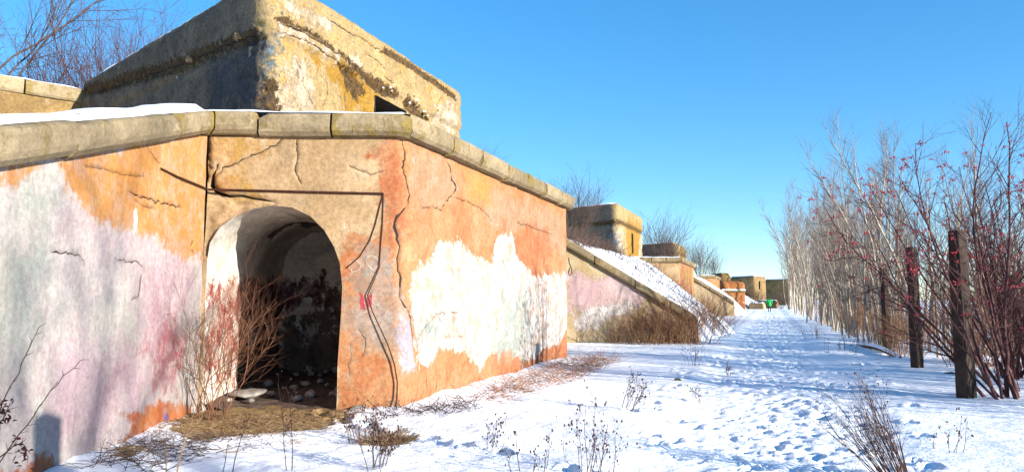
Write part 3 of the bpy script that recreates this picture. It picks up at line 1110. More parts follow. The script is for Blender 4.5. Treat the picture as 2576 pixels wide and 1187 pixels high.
    put(ln, 'red', lf * np.clip(0.5 + (1.98 - zz) / 0.5, 0, 1) * np.clip(0.2 + zz / 1.5, 0, 0.74) * np.clip(0.45 + dg / 0.5, 0, 1) * (dg < 1.7))
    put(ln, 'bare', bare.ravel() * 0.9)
    put(ln, 'crimson', lf * np.clip(0.5 + (1.98 - zz) / 0.4, 0, 1) * np.clip(0.5 + (zz - 1.2) / 0.6, 0, 1) * (dg > 1.5))  # red band past the sunlit mouth, shade put into its colour
    bp = arch[:-3]
    bp = [(0.05, -0.3), (0.05, 1.0)] + bp + [(arch[-3][0], -0.3)]
    bw = Track([tr.map(np.array([u]), np.array([-4.4]), np.array([0.0]))[0][:2] for u in (0.1, 1.9)], 0)
    bw = Track([bw.q[0] - (bw.q[1] - bw.q[0]) / 1.8 * 0.35, bw.q[0] + (bw.q[1] - bw.q[0]) / 1.8 * 3.2], 0)
    bpoly = [(-0.1, -0.4), (2.9, -0.4), (2.9, 3.4), (-0.1, 3.4)]
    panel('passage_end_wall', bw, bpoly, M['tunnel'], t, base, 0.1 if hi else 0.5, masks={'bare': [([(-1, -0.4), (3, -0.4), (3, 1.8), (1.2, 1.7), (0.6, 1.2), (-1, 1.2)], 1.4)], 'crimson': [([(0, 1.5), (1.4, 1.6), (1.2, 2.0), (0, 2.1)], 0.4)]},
          disp=lambda u, z, F: -0.05 * smooth01((F['bare'] - 0.45 + 0.3 * fbm(u * 2, z * 2, 97, 3)) * 6), seed=3)
    f0 = [tr.map(np.array([u]), np.array([-d]), np.array([z]))[0] for u, d, z in ((0.0, 0.35, 0.03), (2.4, 0.35, 0.0), (2.4, 4.5, 0.12), (0.0, 4.5, 0.14))]
    if hi:
        uu, dd_ = np.meshgrid(np.linspace(-0.05, arch[-3][0] + 0.08, 30), np.linspace(0.05, 4.5, 50))
        fz = -0.01 + 0.03 * dd_ + 0.05 * fbm(uu * 3, dd_ * 3, 99, 4) + 0.10 * smooth01((0.5 - uu) / 0.5)
        idx = np.arange(uu.size).reshape(uu.shape)
        F = np.stack([idx[:-1, :-1], idx[1:, :-1], idx[1:, 1:], idx[:-1, 1:]], -1).reshape(-1, 4)[:, ::-1]
        mesh_obj('passage_floor', tr.map(uu.ravel(), -dd_.ravel(), fz.ravel()), F[:, ::-1], M['dark_earth'], t, True, base)

    # coping
    ca = sharp.u[1]
    cc = sharp.u[2]
    if hi:
        cuts = [0.0] + [sharp0.uv(x, 330)[0] for x in (652, 838)] + [ca] + [sharp0.uv(x, y)[0] for x, y in ((1120, 385), (1195, 420), (1262, 445), (1315, 465), (1360, 490), (1400, 505))] + [cc, cc + 1.3, cc + 2.6, cc + 3.9, sharp.L]
    else:
        cuts = [0.0, 1.0, 2.0, ca, ca + 1.6, ca + 3.2, ca + 4.8, ca + 6.4, ca + 8.0, cc, cc + 2.5, sharp.L]
    cuts = [round(c, 3) for c in cuts]
    mit = {cuts[0]: -0.93, round(ca, 3): 0.64, round(cc, 3): 0.98}
    stone_run(sharp, cuts, zl, t, base, M['coping'], 5 + k, mitre=mit)
    zt = lambda u: np.full(np.shape(u), top + COPE_H + 0.005)
    snow_strip(sharp, -0.1, ca + 0.05, zt, t, base, -0.5, 0.165, 0.06, 4)
    if hi:
        for a_, b_ in ((1.35, 1.8), (2.5, 2.9), (4.2, 4.6), (6.1, 7.2)):
            snow_strip(sharp, ca + a_, ca + b_, zt, t, base, -0.4, 0.08, 0.05, 6)
    else:
        snow_strip(sharp, ca + 0.1, cc - 0.1, zt, t, base, -0.4, 0.05, 0.05, 6)

    if hi:
        # rusty pipe across the arch front and the wires hanging from its end
        def wp(px, py, d=0.045):
            u, z = tr0.uv(px, py)
            return tr.map(np.array([u]), np.array([d]), np.array([z]))[0]
        b = Bag()
        b.tube([wp(524, 477, 0.0), wp(640, 480, 0.022), wp(800, 484, 0.02), wp(965, 488, 0.022)], 0.019, 8)
        b.build('iron_pipe', M['iron'], t, base)
        b = Bag()
        pts = [(964, 488), (955, 520), (944, 565), (930, 605), (905, 645), (872, 674)]
        b.tube([wp(x, y, 0.012) for x, y in pts], 0.010, 6)
        b.build('hanging_cable', M['iron'], t, base)
        b = Bag()
        pts = [(965, 488), (963, 560), (958, 620), (955, 672), (940, 708), (925, 742), (937, 782), (955, 820), (978, 870), (992, 915), (998, 960), (997, 1000), (992, 1030)]
        b.tube([wp(x, y, 0.016 + 0.004 * i) for i, (x, y) in enumerate(pts)], np.linspace(0.006, 0.012, len(pts)), 6)
        b.build('hanging_cable', M['iron'], t, base)
        b = Bag()
        u, z = tr0.uv(1426, 655)
        lp = [tr.map(np.array([u + 0.0]), np.array([0.04]), np.array([z_]))[0] + np.array([dx, 0, 0]) for z_, dx in ((2.75, 0.02), (2.6, 0.04), (2.45, 0.10), (2.32, 0.11), (2.26, 0.06), (2.34, 0.01), (2.48, 0.05))]
        b.tube(lp, 0.014, 6)
        b.build('wire_loop', M['iron'], t, base)
    return t


for k in range(3):
    casemate(k)


def wing_left(k):
    off = UNIT * k
    tr = Track([PG + off, PA + off], 0)
    tr0 = Track([PG, PA], 0)
    base = (PG[0] + off[0], PG[1] + off[1], 0.0)
    zl = wing_line
    lab = ['pink and grey sprayed wing wall with sloping coping left of the arch', 'far sloping wing wall hidden behind the snowy bank'][k]
    t = thing('wing_wall', lab, 'wall', base, 'wing walls')
    L = tr.L
    us = np.linspace(0, L, 40)
    poly = [(0, -0.5), (L, -0.5)] + [(u, float(zl(u))) for u in us[::-1] if zl(u) > -0.4]
    q = tr0.uvs
    masks, ribs = {}, []
    if k == 0:
        masks = {
            'orange': [(q([(135, 400), (330, 360), (525, 330), (525, 700), (505, 645), (455, 640), (420, 612), (380, 600), (330, 568), (290, 565), (230, 555), (195, 505), (160, 470)]), 0.2),
                       (q([(-60, 420), (110, 405), (100, 420), (40, 470), (-60, 480)]), 0.2)],
            'mauve': [(q([(330, 720), (390, 620), (455, 640), (500, 690), (470, 780), (440, 800), (420, 900), (380, 900), (350, 800)]), 0.35), (q([(120, 900), (330, 850), (430, 960), (300, 1090), (140, 1130)]), 0.5), (q([(130, 480), (190, 520), (240, 570), (380, 600), (330, 680), (180, 600)]), 0.35)],
            'sage': [(q([(-80, 620), (120, 600), (150, 760), (60, 900), (-80, 980)]), 0.5), (q([(40, 440), (130, 430), (170, 520), (120, 580), (20, 560)]), 0.35), (q([(250, 760), (330, 740), (330, 850), (250, 870)]), 0.4)],
            'haze': [(q([(180, 580), (330, 600), (350, 700), (240, 800), (120, 820), (100, 700)]), 0.5), (q([(440, 860), (520, 660), (530, 1100), (450, 1060)]), 0.2)],
            'red': [(q([(365, 880), (420, 800), (465, 840), (460, 930), (405, 1000)]), 0.3)],
            'white': [(q([(335, 525), (347, 518), (344, 580), (334, 605)]), 0.05)],
            'rust': [(q([(120, 1200), (210, 1165), (320, 1100), (340, 1062), (300, 1040), (350, 1030), (430, 1010), (480, 1020), (480, 1100), (300, 1220)]), 0.12), (q([(-60, 1230), (120, 1150), (160, 1190), (60, 1280)]), 0.2)],
            'violet': [(q([(412, 1045), (425, 1040), (424, 1056), (410, 1058)]), 0.06)],
        }
        R = lambda pts, w, dep=0.04: ribs.append((q(pts), w, dep, 'crack'))
        R([(375, 372), (384, 390), (392, 402), (402, 410)], 0.02)
        R([(320, 477), (345, 494), (380, 503), (420, 515), (455, 520)], 0.03)
        R([(335, 500), (360, 520), (385, 525)], 0.012)
        R([(215, 420), (260, 425), (310, 440), (360, 446)], 0.01)
        R([(130, 636), (165, 634), (190, 642), (212, 656)], 0.028)
        R([(288, 650), (320, 660), (345, 656), (360, 672)], 0.02)
        R([(486, 610), (480, 625), (492, 640)], 0.018)
        R([(355, 700), (350, 745), (330, 755)], 0.012)

    def disp(u, z, F):
        d = 0.02 * fbm(u * 0.8, z * 0.8, 111, 3) + 0.006 * fbm(u * 4, z * 4, 113, 3)
        if 'orange' in F:
            d = d + 0.006 * smooth01((F['orange'] - 0.4) * 5)
        return d

    panel('wall', tr, poly, M['wing_l'], t, base, 0.06 if k == 0 else 0.4, [], ribs, masks, disp, seed=10 + k)
    wall_back('wall_core', tr, np.linspace(0.02, L - 0.05, 24), lambda u: zl(u) - 0.012, M['coping'], t, base, -0.5, -0.07, -0.45)
    if k == 0:
        cuts = [0, 1.6, 3.4, 5.2, 7.0, 8.6, tr0.uv(-330, 420)[0] if False else 10.1] + [tr0.uv(148, 395)[0], tr0.uv(422, 350)[0], L]
        cuts = [c for i, c in enumerate(cuts) if i == 0 or c > cuts[i - 1] + 0.2]
    else:
        cuts = list(np.linspace(0, L, 8))
    cuts = [round(c, 3) for c in cuts]
    stone_run(tr, cuts, zl, t, base, M['coping'], 25 + k, mitre={cuts[-1]: -0.93})
    snow_strip(tr, 0.2, L - 0.25, lambda u: zl(u) + COPE_H, t, base, -0.6, 0.10, 0.09, 8)
    if k == 0:
        b = Bag()
        wp = lambda px, py, d: tr.map(*[np.array([v]) for v in (lambda uz: (uz[0], d, uz[1]))(tr.uv(px, py))])[0]
        b.tube([wp(402, 424, 0.012), wp(440, 444, 0.03), wp(480, 460, 0.03), wp(516, 475, 0.03)], 0.014, 6)
        b.build('iron_rod', M['iron'], t, base)
    return t


wing_left(0)
wing_left(1)


def wing_right(k):
    off = UNIT * k
    tr = Track([PD + off, PW0 + off, PW1 + off], 0)
    base = (PW0[0] + off[0], PW0[1] + off[1], 0.0)

    def zl(u):
        x, y, nx, ny = tr.at(u)
        return np.minimum(bank_z(x - nx * 0.2, y - ny * 0.2) + 0.06, 4.4) - COPE_H

    lab = ['pale pink wing wall with a long coping sloping into brown brush', 'far wing wall with snowy coping sloping down to the path'][k]
    t = thing('wing_wall', lab, 'wall', base, 'wing walls')
    us = np.linspace(0, tr.L, 90)
    poly = [(0, -0.5), (tr.L, -0.5)] + [(u, float(zl(u))) for u in us[::-1] if zl(u) > -0.45]
    masks = {}
    if k == 0:
        q = tr.uvs
        masks = {'pink': [(q([(1425, 690), (1480, 700), (1560, 690), (1640, 740), (1600, 770), (1540, 780), (1480, 800), (1425, 780)]), 0.4)],
                 'white': [(q([(1440, 790), (1500, 770), (1570, 760), (1600, 765), (1560, 790), (1470, 830), (1430, 830)]), 0.4)]}
    panel('wall', tr, poly, M['wing_r'], t, base, (0.14, 0.4)[k], [], [], masks, lambda u, z, F: 0.03 * fbm(u * 0.7, z * 0.7, 131, 4), seed=20 + k)
    wall_back('wall_core', tr, np.concatenate([np.linspace(0, tr.u[1] - 0.3, 4), np.linspace(tr.u[1], tr.L - 0.1, 30)]), lambda u: zl(u) - 0.012, M['coping'], t, base, -0.6, -0.08, -0.42)
    u1 = tr.u[1]
    cuts = [round(c, 3) for c in [0, 1.5, 3.0, u1] + list(u1 + np.array([1.5, 3.1, 4.6, 6.0, 7.2, 8.15]))]
    stone_run(tr, cuts, zl, t, base, M['coping'], 35 + k, mitre={round(u1, 3): -0.6})
    snow_strip(tr, u1 + 0.2, u1 + 8.1, lambda u: zl(u) + COPE_H, t, base, -0.5, 0.02 if k == 0 else 0.12, 0.05, 9)
    return t


wing_right(0)
wing_right(1)


def bunker(k):
    off = UNIT * k
    bq2 = BQ + (BR - BP)
    pts = [BR + off, BP + off, BQ + off, bq2 + off]
    tr = Track(pts, 0.5)
    tr0 = Track([BR, BP, BQ], 0.5)
    base = (BP[0] + off[0], BP[1] + off[1], 4.3)
    lab = ['huge cracked ochre concrete bunker above the arched casemate', 'square concrete bunker above the snowy bank, second along the path', 'low rounded bunker above the second orange casemate'][k]
    t = thing('concrete_bunker', lab, 'bunker', base, 'concrete bunkers on the fort roof')
    topz = 8.8
    L = tr.L
    res = (0.062, 0.2, 0.45)[k]
    poly = [(0, 4.0), (L, 4.0), (L, topz), (0, topz)]
    q = tr0.uvs
    uP = tr0.uv(660, 150)[0]
    ua = tr0.uv(945, 260)[0]
    ub_ = tr0.uv(1022, 275)[0]
    hole = [(ua, 5.6), (ub_, 5.6), (ub_, 7.08), (ua, 7.1)]
    if k:
        hole = [(ua + 0.6, 5.3), (ua + 1.3, 5.3), (ua + 1.3, 6.9), (ua + 0.6, 6.9)]
    uF = tr0.L
    masks = {
        'dark': [([(-0.5, 3), (uP - 0.15, 3), (uP - 0.2, 9), (-0.5, 9)], 0.25)],  # whole left face darkened, its shade painted into the concrete
        'ochre': [(q([(840, 150), (900, 180), (960, 240), (940, 290), (880, 280), (850, 220)]), 0.5), (q([(760, 120), (840, 160), (850, 215), (800, 170)]), 0.35)],
        'chalk': [(q([(700, 230), (740, 150), (775, 160), (790, 210), (800, 290), (700, 300)]), 0.4), (q([(870, 135), (910, 160), (900, 175), (868, 155)]), 0.15), (q([(700, 65), (770, 88), (850, 140), (840, 152), (760, 105), (700, 85)]), 0.2), (q([(1090, 270), (1146, 250), (1146, 345), (1090, 330)]), 0.3), (q([(700, 0), (760, 20), (830, 60), (820, 80), (740, 40)]), 0.2)],
        'rubble': [(q([(655, 190), (690, 200), (710, 300), (640, 300)]), 0.3), (q([(860, 165), (890, 180), (925, 230), (900, 250), (870, 215)]), 0.25), (q([(690, 55), (760, 78), (850, 140), (960, 240), (1000, 250), (1000, 232), (900, 170), (790, 85), (700, 45)]), 0.1), (q([(1020, 240), (1085, 300), (1070, 318), (1015, 270)]), 0.15),
                   (q([(960, 120), (1050, 165), (1145, 240), (1145, 255), (1040, 180), (950, 130)]), 0.1), (q([(200, 220), (420, 160), (640, 75), (660, 95), (440, 185), (220, 245)]), 0.2)],
        'blue': [(q([(655, 105), (700, 80), (700, 135), (660, 150)]), 0.2), (q([(655, 160), (690, 150), (690, 180), (655, 185)]), 0.2)],
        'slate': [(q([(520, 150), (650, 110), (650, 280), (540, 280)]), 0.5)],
    } if k == 0 else {
        'dark': [([(-0.5, 3), (uP - 0.15, 3), (uP - 0.2, 9), (-0.5, 9)], 0.25)],  # same painted shade on the left face of the farther bunkers
        'chalk': [([(uP - 0.4, 5.2), (uP + 2.0, 5.0), (uP + 1.5, 7.0), (uP, 6.8)], 0.6), ([(uF - 2.5, 4), (uF, 4), (uF, 7.5), (uF - 1.5, 7)], 0.6)],
        'rubble': [([(uP, 7.2), (uF, 7.2), (uF, 7.5), (uP, 7.5)], 0.25), ([(0, 7.2), (uP, 7.2), (uP, 7.5), (0, 7.5)], 0.25)],
        'blue': [([(uP - 1.6, 4.6), (uP + 0.4, 4.6), (uP + 0.2, 6.4), (uP - 1.0, 6.2)], 0.7)],
        'ochre': [([(uP + 3, 4), (uF, 4), (uF, 8), (uP + 3, 8)], 1.2)],
    }
    ribs = []
    if k == 0:
        R = lambda p, w, dep=0.06: ribs.append((q(p), w, dep, 'crack'))
        R([(705, 62), (735, 72), (760, 84), (790, 100), (820, 118), (850, 142)], 0.07, 0.09)
        R([(700, 84), (760, 100), (800, 124), (850, 160), (875, 185)], 0.05)
        R([(885, 85), (920, 110), (960, 135), (1000, 160)], 0.05)
        R([(820, 50), (860, 75), (890, 95)], 0.05)
        R([(870, 140), (875, 165), (885, 195), (900, 215)], 0.06)
        R([(745, 150), (762, 180), (770, 215), (785, 250), (800, 275)], 0.035)
        R([(912, 135), (945, 155), (965, 180)], 0.035)
        R([(870, 235), (872, 280)], 0.10, 0.12)
        R([(960, 195), (985, 210)], 0.04)
        R([(1050, 160), (1090, 190), (1130, 220)], 0.05)
        R([(250, 232), (330, 205), (420, 175), (500, 145), (580, 112), (640, 88)], 0.08, 0.1)
        R([(820, 190), (826, 230), (815, 270)], 0.018)
        R([(1105, 190), (1115, 230), (1100, 260)], 0.025)

    def disp(u, z, F):
        led = 7.34 + 0.05 * fbm(u * 0.7, u * 0, 151, 3)
        d = 0.03 * fbm(u * 0.6, z * 0.6, 153, 3) + 0.014 * fbm(u * 3.2, z * 3.2, 155, 3)
        d = d + 0.07 * smooth01((z - led) / 0.06)
        d = d - 0.06 * np.exp(-((z - led) / 0.08) ** 2) * (0.6 + fbm(u * 3, z * 3, 157, 3))
        if 'rubble' in F:
            r = smooth01((F['rubble'] - 0.35) * 3)
            d = d - r * (0.05 + 0.07 * fbm(u * 7, z * 7, 159, 3))
        d = d - 0.04 * smooth01((fbm(u * 0.9, z * 1.1, 161, 4) - 0.12) * 8) * (u > uP - 0.5)
        d = d - 0.05 * smooth01((fbm(u * 2.3, z * 2.3, 165, 4, 0.6) - 0.22) * 7) * (0.6 + fbm(u * 9, z * 9, 167, 2))
        d = d - 0.03 * smooth01((fbm(u * 5.5, z * 5.5, 169, 3) - 0.3) * 8)
        return d

    def inset(u, z):
        w = np.clip((z - (topz - 0.45)) / 0.45, 0, 1)
        e = 0.03 * fbm(u * 2.5, z, 163, 3)
        return 0.34 * (1 - np.sqrt(np.maximum(0, 1 - w ** 2.2))) + e * w

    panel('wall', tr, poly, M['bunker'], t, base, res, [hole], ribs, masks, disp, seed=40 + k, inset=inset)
    hole_box('embrasure', tr, hole, 0.0, 0.9, M['opening'], t, base)
    # roof, snow on it
    uu = np.linspace(0.0, L, 60)
    ring = tr.map(uu, np.full(60, -0.33), np.full(60, topz - 0.03))
    c = ring.mean(0) + np.array([0, 0, 0.25])
    V = np.vstack([ring, c[None]])
    F = [(i, (i + 1) % 60, 60) for i in range(60)]
    rf = mesh_obj('roof', V, F, M['bunker'], t, False, base)
    rs = tr.map(uu, -0.24 - 0.10 * (0.5 + 0.5 * fbm(uu * 1.3, uu * 0, 171, 3)), np.full(60, topz - 0.015))
    rs2 = tr.map(uu, np.full(60, -0.42), topz + np.where(uu < uP - 0.5, 0.24 if k == 0 else 0.12, 0.05) + 0.05 * fbm(uu * 2, uu * 0, 173, 3))
    V = np.vstack([rs, rs2, (c + np.array([0, 0, 0.2]))[None]])
    F = [(i, (i + 1) % 60, 60 + (i + 1) % 60, 60 + i) for i in range(60)] + [(60 + i, 60 + (i + 1) % 60, 120) for i in range(60)]
    mesh_obj('snow_cover', V, F, M['snow'], rf, True)
    for v in rf.children:
        v.data.transform(__import__('mathutils').Matrix.Translation(Vector((-base[0], -base[1], -base[2]))))
    if k == 0:
        # snow caught on the broken edges
        rg = random.Random(4)
        for (px, py, r) in ((978, 223, 0.09), (992, 222, 0.13), (985, 232, 0.07), (1038, 243, 0.10), (1043, 256, 0.13), (1028, 262, 0.08), (1068, 285, 0.12), (1074, 296, 0.13), (1100, 278, 0.09), (962, 224, 0.07)):
            u, z = tr.uv(px, py)
            p = tr.map(np.array([u]), np.array([0.02]), np.array([z]))[0]
            lump('broken_lump', p, r * 0.75, M['far_conc'], t, base, rg.randrange(99), cap=True)
        for (px, py) in ((480, 150), (602, 92)):
            u, z = tr.uv(px, py)
            p = tr.map(np.array([u]), np.array([0.02]), np.array([z]))[0]
            lump('broken_lump', p, 0.13, M['straw'], t, base, 7)
    return t


def lump(name, p, r, mat, parent, base, seed=0, cap=False, flat=1.0):
    n, m = 7, 10
    V, F = [], []
    for i in range(n + 1):
        th = math.pi * i / n
        for j in range(m):
            ph = 2 * math.pi * j / m
            d = np.array([math.sin(th) * math.cos(ph), math.sin(th) * math.sin(ph), math.cos(th) * flat])
            k = 0.8 + 0.5 * float(fbm(d[0] * 1.5 + seed, d[1] * 1.5 + d[2] * 1.7, seed, 3))
            V.append(np.asarray(p) + d * r * k)
    for i in range(n):
        for j in range(m):
            F.append((i * m + j, i * m + (j + 1) % m, (i + 1) * m + (j + 1) % m, (i + 1) * m + j)[::-1])
    o = mesh_obj(name, V, F, mat, parent, True, base)
    if cap:
        o.data.materials.append(M['snow'])
        for f in o.data.polygons:
            if f.center.z + base[2] > p[2] + r * 0.35:
                f.material_index = 1
    return o


for k in range(3):
    bunker(k)


# curtain wall running left from the big bunker
def curtain():
    a = BR + np.array([-0.72, -0.69]) * 7.0
    tr = Track([a, BR + np.array([0.1, 0.1])], 0)
    base = (BR[0], BR[1], 4.2)
    t = thing('curtain_wall', 'yellowish concrete wall with a snowy top behind the near bank', 'wall', base)
    L = tr.L
    panel('wall', tr, [(0, 4.0), (L, 4.0), (L, 7.95), (0, 7.95)], M['far_conc'], t, base, 0.2, disp=lambda u, z, F: 0.03 * fbm(u, z, 201, 3), seed=60)
    wall_back('wall_core', tr, np.linspace(0, L, 8), lambda u: np.full(np.shape(u), 7.94), M['far_conc'], t, base, 4.0, -0.06, -0.7)
    stone_run(tr, [round(c, 3) for c in np.linspace(0, L, 5)], lambda u: np.full(np.shape(u), 7.95), t, base, M['coping'], 66, out=0.12, back=0.6, h=0.45)
    snow_strip(tr, 0, L, lambda u: np.full(np.shape(u), 8.41), t, base, -0.6, 0.09, 0.07, 3)


curtain()


# the far end of the battery
def far_block(name, label, cat, pts, z0, z1, mat, group=None, rad=0.3, res=0.4, bevel=0.3, slot=None, ledge=None, snow=True):
    tr = Track(pts, rad)
    base = (float(pts[1][0]), float(pts[1][1]), 0.0)
    t = thing(name, label, cat, base, group)
    holes = []
    if slot:
        holes = [[(slot[0], slot[1]), (slot[0] + slot[2], slot[1]), (slot[0] + slot[2], slot[3]), (slot[0], slot[3])]]
    ins = lambda u, z: bevel * np.clip((z - z1 + bevel * 1.3) / (bevel * 1.3), 0, 1) ** 2
    panel('wall', tr, [(0, z0), (tr.L, z0), (tr.L, z1), (0, z1)], mat, t, base, res, holes, disp=lambda u, z, F: 0.06 * fbm(u * 0.6, z * 0.6, 211, 4), seed=70, inset=ins)
    for h in holes:
        hole_box('embrasure', tr, h, 0.0, 0.8, M['opening'], t, base)
    uu = np.linspace(0, tr.L, 30)
    ring = tr.map(uu, np.full(30, -bevel - 0.02), np.full(30, z1 - 0.02))
    up = tr.map(uu, np.full(30, -bevel - 0.3), np.full(30, z1 + 0.12))
    V = np.vstack([ring, up, up.mean(0)[None] + np.array([0, 0, 0.1])])
    F = [(i, (i + 1) % 30, 30 + (i + 1) % 30, 30 + i) for i in range(30)] + [(30 + i, 30 + (i + 1) % 30, 60) for i in range(30)]
    mesh_obj('snow_cover' if snow else 'roof', V, F, M['snow'] if snow else mat, t, True, base)
    if ledge:
        sh = Track(pts, 0)
        cuts = [round(c, 3) for c in np.linspace(sh.u[1], sh.u[2], 4)]
        stone_run(sh, cuts, lambda u: np.full(np.shape(u), ledge), t, base, M['coping'], 80, out=0.25, back=0.1, h=0.3)
        snow_strip(sh, sh.u[1], sh.u[2], lambda u: np.full(np.shape(u), ledge + 0.3), t, base, -0.1, 0.22, 0.12, 2)
    return t


def px_at(px, y):
    return np.array([(px - 1288) / FOC * y, y])


far_block('casemate', 'bright yellow orange far casemate front with a snowy ledge', 'building', [px_at(1815, 101) + np.array([-0.3, 5]), px_at(1815, 101), px_at(1873, 101), px_at(1873, 101) + np.array([1.2, 5])], -0.3, 3.9, M['far_orange'], ledge=2.5, snow=False, res=0.3)
far_block('concrete_bunker', 'small rounded yellow bunker just behind the yellow orange casemate', 'bunker', [px_at(1811, 107) + np.array([-0.5, 5]), px_at(1811, 107), px_at(1838, 107), px_at(1838, 107) + np.array([1.0, 5])], 0, 5.2, M['far_conc'], 'concrete bunkers on the fort roof', snow=False)
far_block('concrete_bunker', 'far shaded bunker with one sunlit end and a narrow slot window', 'bunker', [px_at(1836, 147), px_at(1897, 140), px_at(1926, 145.5), px_at(1926, 145.5) + np.array([-3, 5])], 0, 5.9, M['far_conc'], 'concrete bunkers on the fort roof', slot=(9.2, 3.4, 0.9, 5.0), rad=0.5)
far_block('concrete_bunker', 'farthest low dark bunker with a snowy roof near the trees', 'bunker', [px_at(1924, 172), px_at(1985, 166), px_at(1996, 172), px_at(1996, 172) + np.array([-3, 5])], 0, 6.0, M['far_conc'], 'concrete bunkers on the fort roof')
far_block('wing_wall', 'far brown wing wall with a level snowy top behind the walker', 'wall', [px_at(1902, 126), px_at(1906, 121), px_at(1952, 119), px_at(1956, 124)], 0, 1.3, M['far_conc'], 'wing walls', rad=0.1, bevel=0.1)
far_block('wing_wall', 'low pale snow capped wall stub left of the walker', 'wall', [px_at(1880, 112), px_at(1882, 108), px_at(1920, 106), px_at(1924, 110)], 0, 0.95, M['wing_r'], 'wing walls', rad=0.1, bevel=0.15)


# ------------------------------------------------------------------ trees, shrubs, weeds
def unit(v):
    return v / (np.linalg.norm(v) + 1e-12)


def curve(rg, p, d, L, n, wander, up, bend=None):
    pts = [np.array(p, float)]
    d = unit(np.array(d, float))
    for i in range(n):
        d = d + rg.normal(0, wander, 3) + np.array([0, 0, up])
        if bend is not None:
            d = d + bend
        d = unit(d)
        pts.append(pts[-1] + d * L / n)
    return np.array(pts)


def side_dir(rg, t, ang):
    a = unit(np.cross(t, np.array([0.3, 0.5, 0.81])))
    b = np.cross(t, a)
    ph = rg.uniform(0, 2 * math.pi)
    return unit(t * math.cos(ang) + (a * math.cos(ph) + b * math.sin(ph)) * math.sin(ang))


def ramify(rg, stems, levels):
    """stems: list of (pts, radii); each level: n, f0, f1, ang, len(f), r, segs, wander, up"""
    out = [stems]
    cur = stems
    for (n, f0, f1, ang, lf, r0, segs, wan, up) in levels:
        nxt = []
        for pts, rad in cur:
            m = len(pts) - 1
            k = n if isinstance(n, int) else int(rg.poisson(n))
            for i in range(k):
                f = f0 + (f1 - f0) * (i + rg.uniform(0, 1)) / max(k, 1)
                x = min(f * m, m - 1e-4)
                j = int(x)
                p = pts[j] + (pts[j + 1] - pts[j]) * (x - j)
                t = unit(pts[j + 1] - pts[j])
                L = lf(f) * rg.uniform(0.6, 1.3)
                c = curve(rg, p, side_dir(rg, t, ang * rg.uniform(0.7, 1.3)), L, segs, wan, up)
                rr = min(r0, rad[min(j, len(rad) - 1)] * 0.75)
                nxt.append((c, np.linspace(rr, rr * 0.35, segs + 1)))
        out.append(nxt)
        cur = nxt
    return out


def bag_of(levels, sides):
    b = Bag()
    for lv, sd in zip(levels, sides):
        for pts, rad in lv:
            b.tube(pts, rad, sd)
    return b


def sapling(seed, H, r, bark, twig, name, spread=1.0, dens=1.0):
    rg = np.random.RandomState(seed)
    d0 = np.array([rg.normal(0, 0.05), rg.normal(0, 0.05), 1])
    tp = curve(rg, (0, 0, -0.15), d0, H + 0.15, 16, 0.05, 0.035)
    tr_ = r * (1 - np.linspace(0, 1, 17) ** 1.1 * 0.92)
    lv = ramify(rg, [(tp, tr_)], [
        (int(26 * dens), 0.18, 0.99, 0.58, lambda f: spread * (0.35 + 1.25 * (1 - f) ** 0.8 * min(1, f * 3)) * H / 7, r * 0.26, 6, 0.09, 0.10),
        (int(5 * dens), 0.2, 1.0, 0.6, lambda f: spread * 0.5 * H / 7, r * 0.10, 4, 0.12, 0.05)])
    root = bpy.data.objects.new(name, None)
    root.empty_display_size = 0.2
    link(root)
    bag_of(lv[:1], (7,)).build('trunk', bark, root)
    bag_of(lv[1:], (4, 3, 3)).build('crown', twig, root)
    return root


def shrub(seed, H, n, twig, name, lean=(0, 0, 0), spread=0.35, r=0.012, lv=(5, 4), wander=0.08, part='branches', footprint=0.12, up=0.03, f0=0.25, tl=0.32):
    rg = np.random.RandomState(seed)
    stems = []
    for i in range(n):
        a = rg.uniform(0, 2 * math.pi)
        q = rg.uniform(0, 1) ** 0.6
        p = (math.cos(a) * footprint * q, math.sin(a) * footprint * q, -0.08)
        d = np.array([math.cos(a) * spread * q, math.sin(a) * spread * q, 1.0]) + np.array(lean)
        L = H * rg.uniform(0.6, 1.1)
        c = curve(rg, p, d, L, 9, wander, up)
        rr = r * rg.uniform(0.6, 1.2)
        stems.append((c, np.linspace(rr, rr * 0.3, 10)))
    L_ = ramify(rg, stems, [(lv[0], f0, 1.0, 0.55, lambda f: tl * H, r * 0.5, 4, wander, up), (lv[1], 0.3, 1.0, 0.6, lambda f: tl * 0.42 * H, r * 0.35, 3, wander, up)])
    root = bpy.data.objects.new(name, None)
    root.empty_display_size = 0.2
    link(root)
    bag_of(L_[:1], (5,)).build('stems', twig, root)
    bag_of(L_[1:], (3, 3)).build('twigs', twig, root)
    return root, L_


def put(root, x, y, z, rz=0.0, sc=1.0, tilt=0.0):
    root.location = (x, y, z)
    root.rotation_euler = (tilt * math.cos(rz * 3), tilt * math.sin(rz * 3), rz)
    root.scale = (sc, sc, sc)
    return root


def spot(s, t):
    p = P_OR + E_RT * s + E_AL * t
    return float(p[0]), float(p[1])


class Kinds:
    """prototypes, the first use is the prototype itself and later uses are copies"""

    def __init__(self, roots):
        self.roots = roots
        self.used = [False] * len(roots)

    def get(self, i, label, cat, group=None):
        i = i % len(self.roots)
        if not self.used[i]:
            self.used[i] = True
            o = self.roots[i]
        else:
            o = copy_thing(self.roots[i])
        tag(o, label, cat, group)
        return o


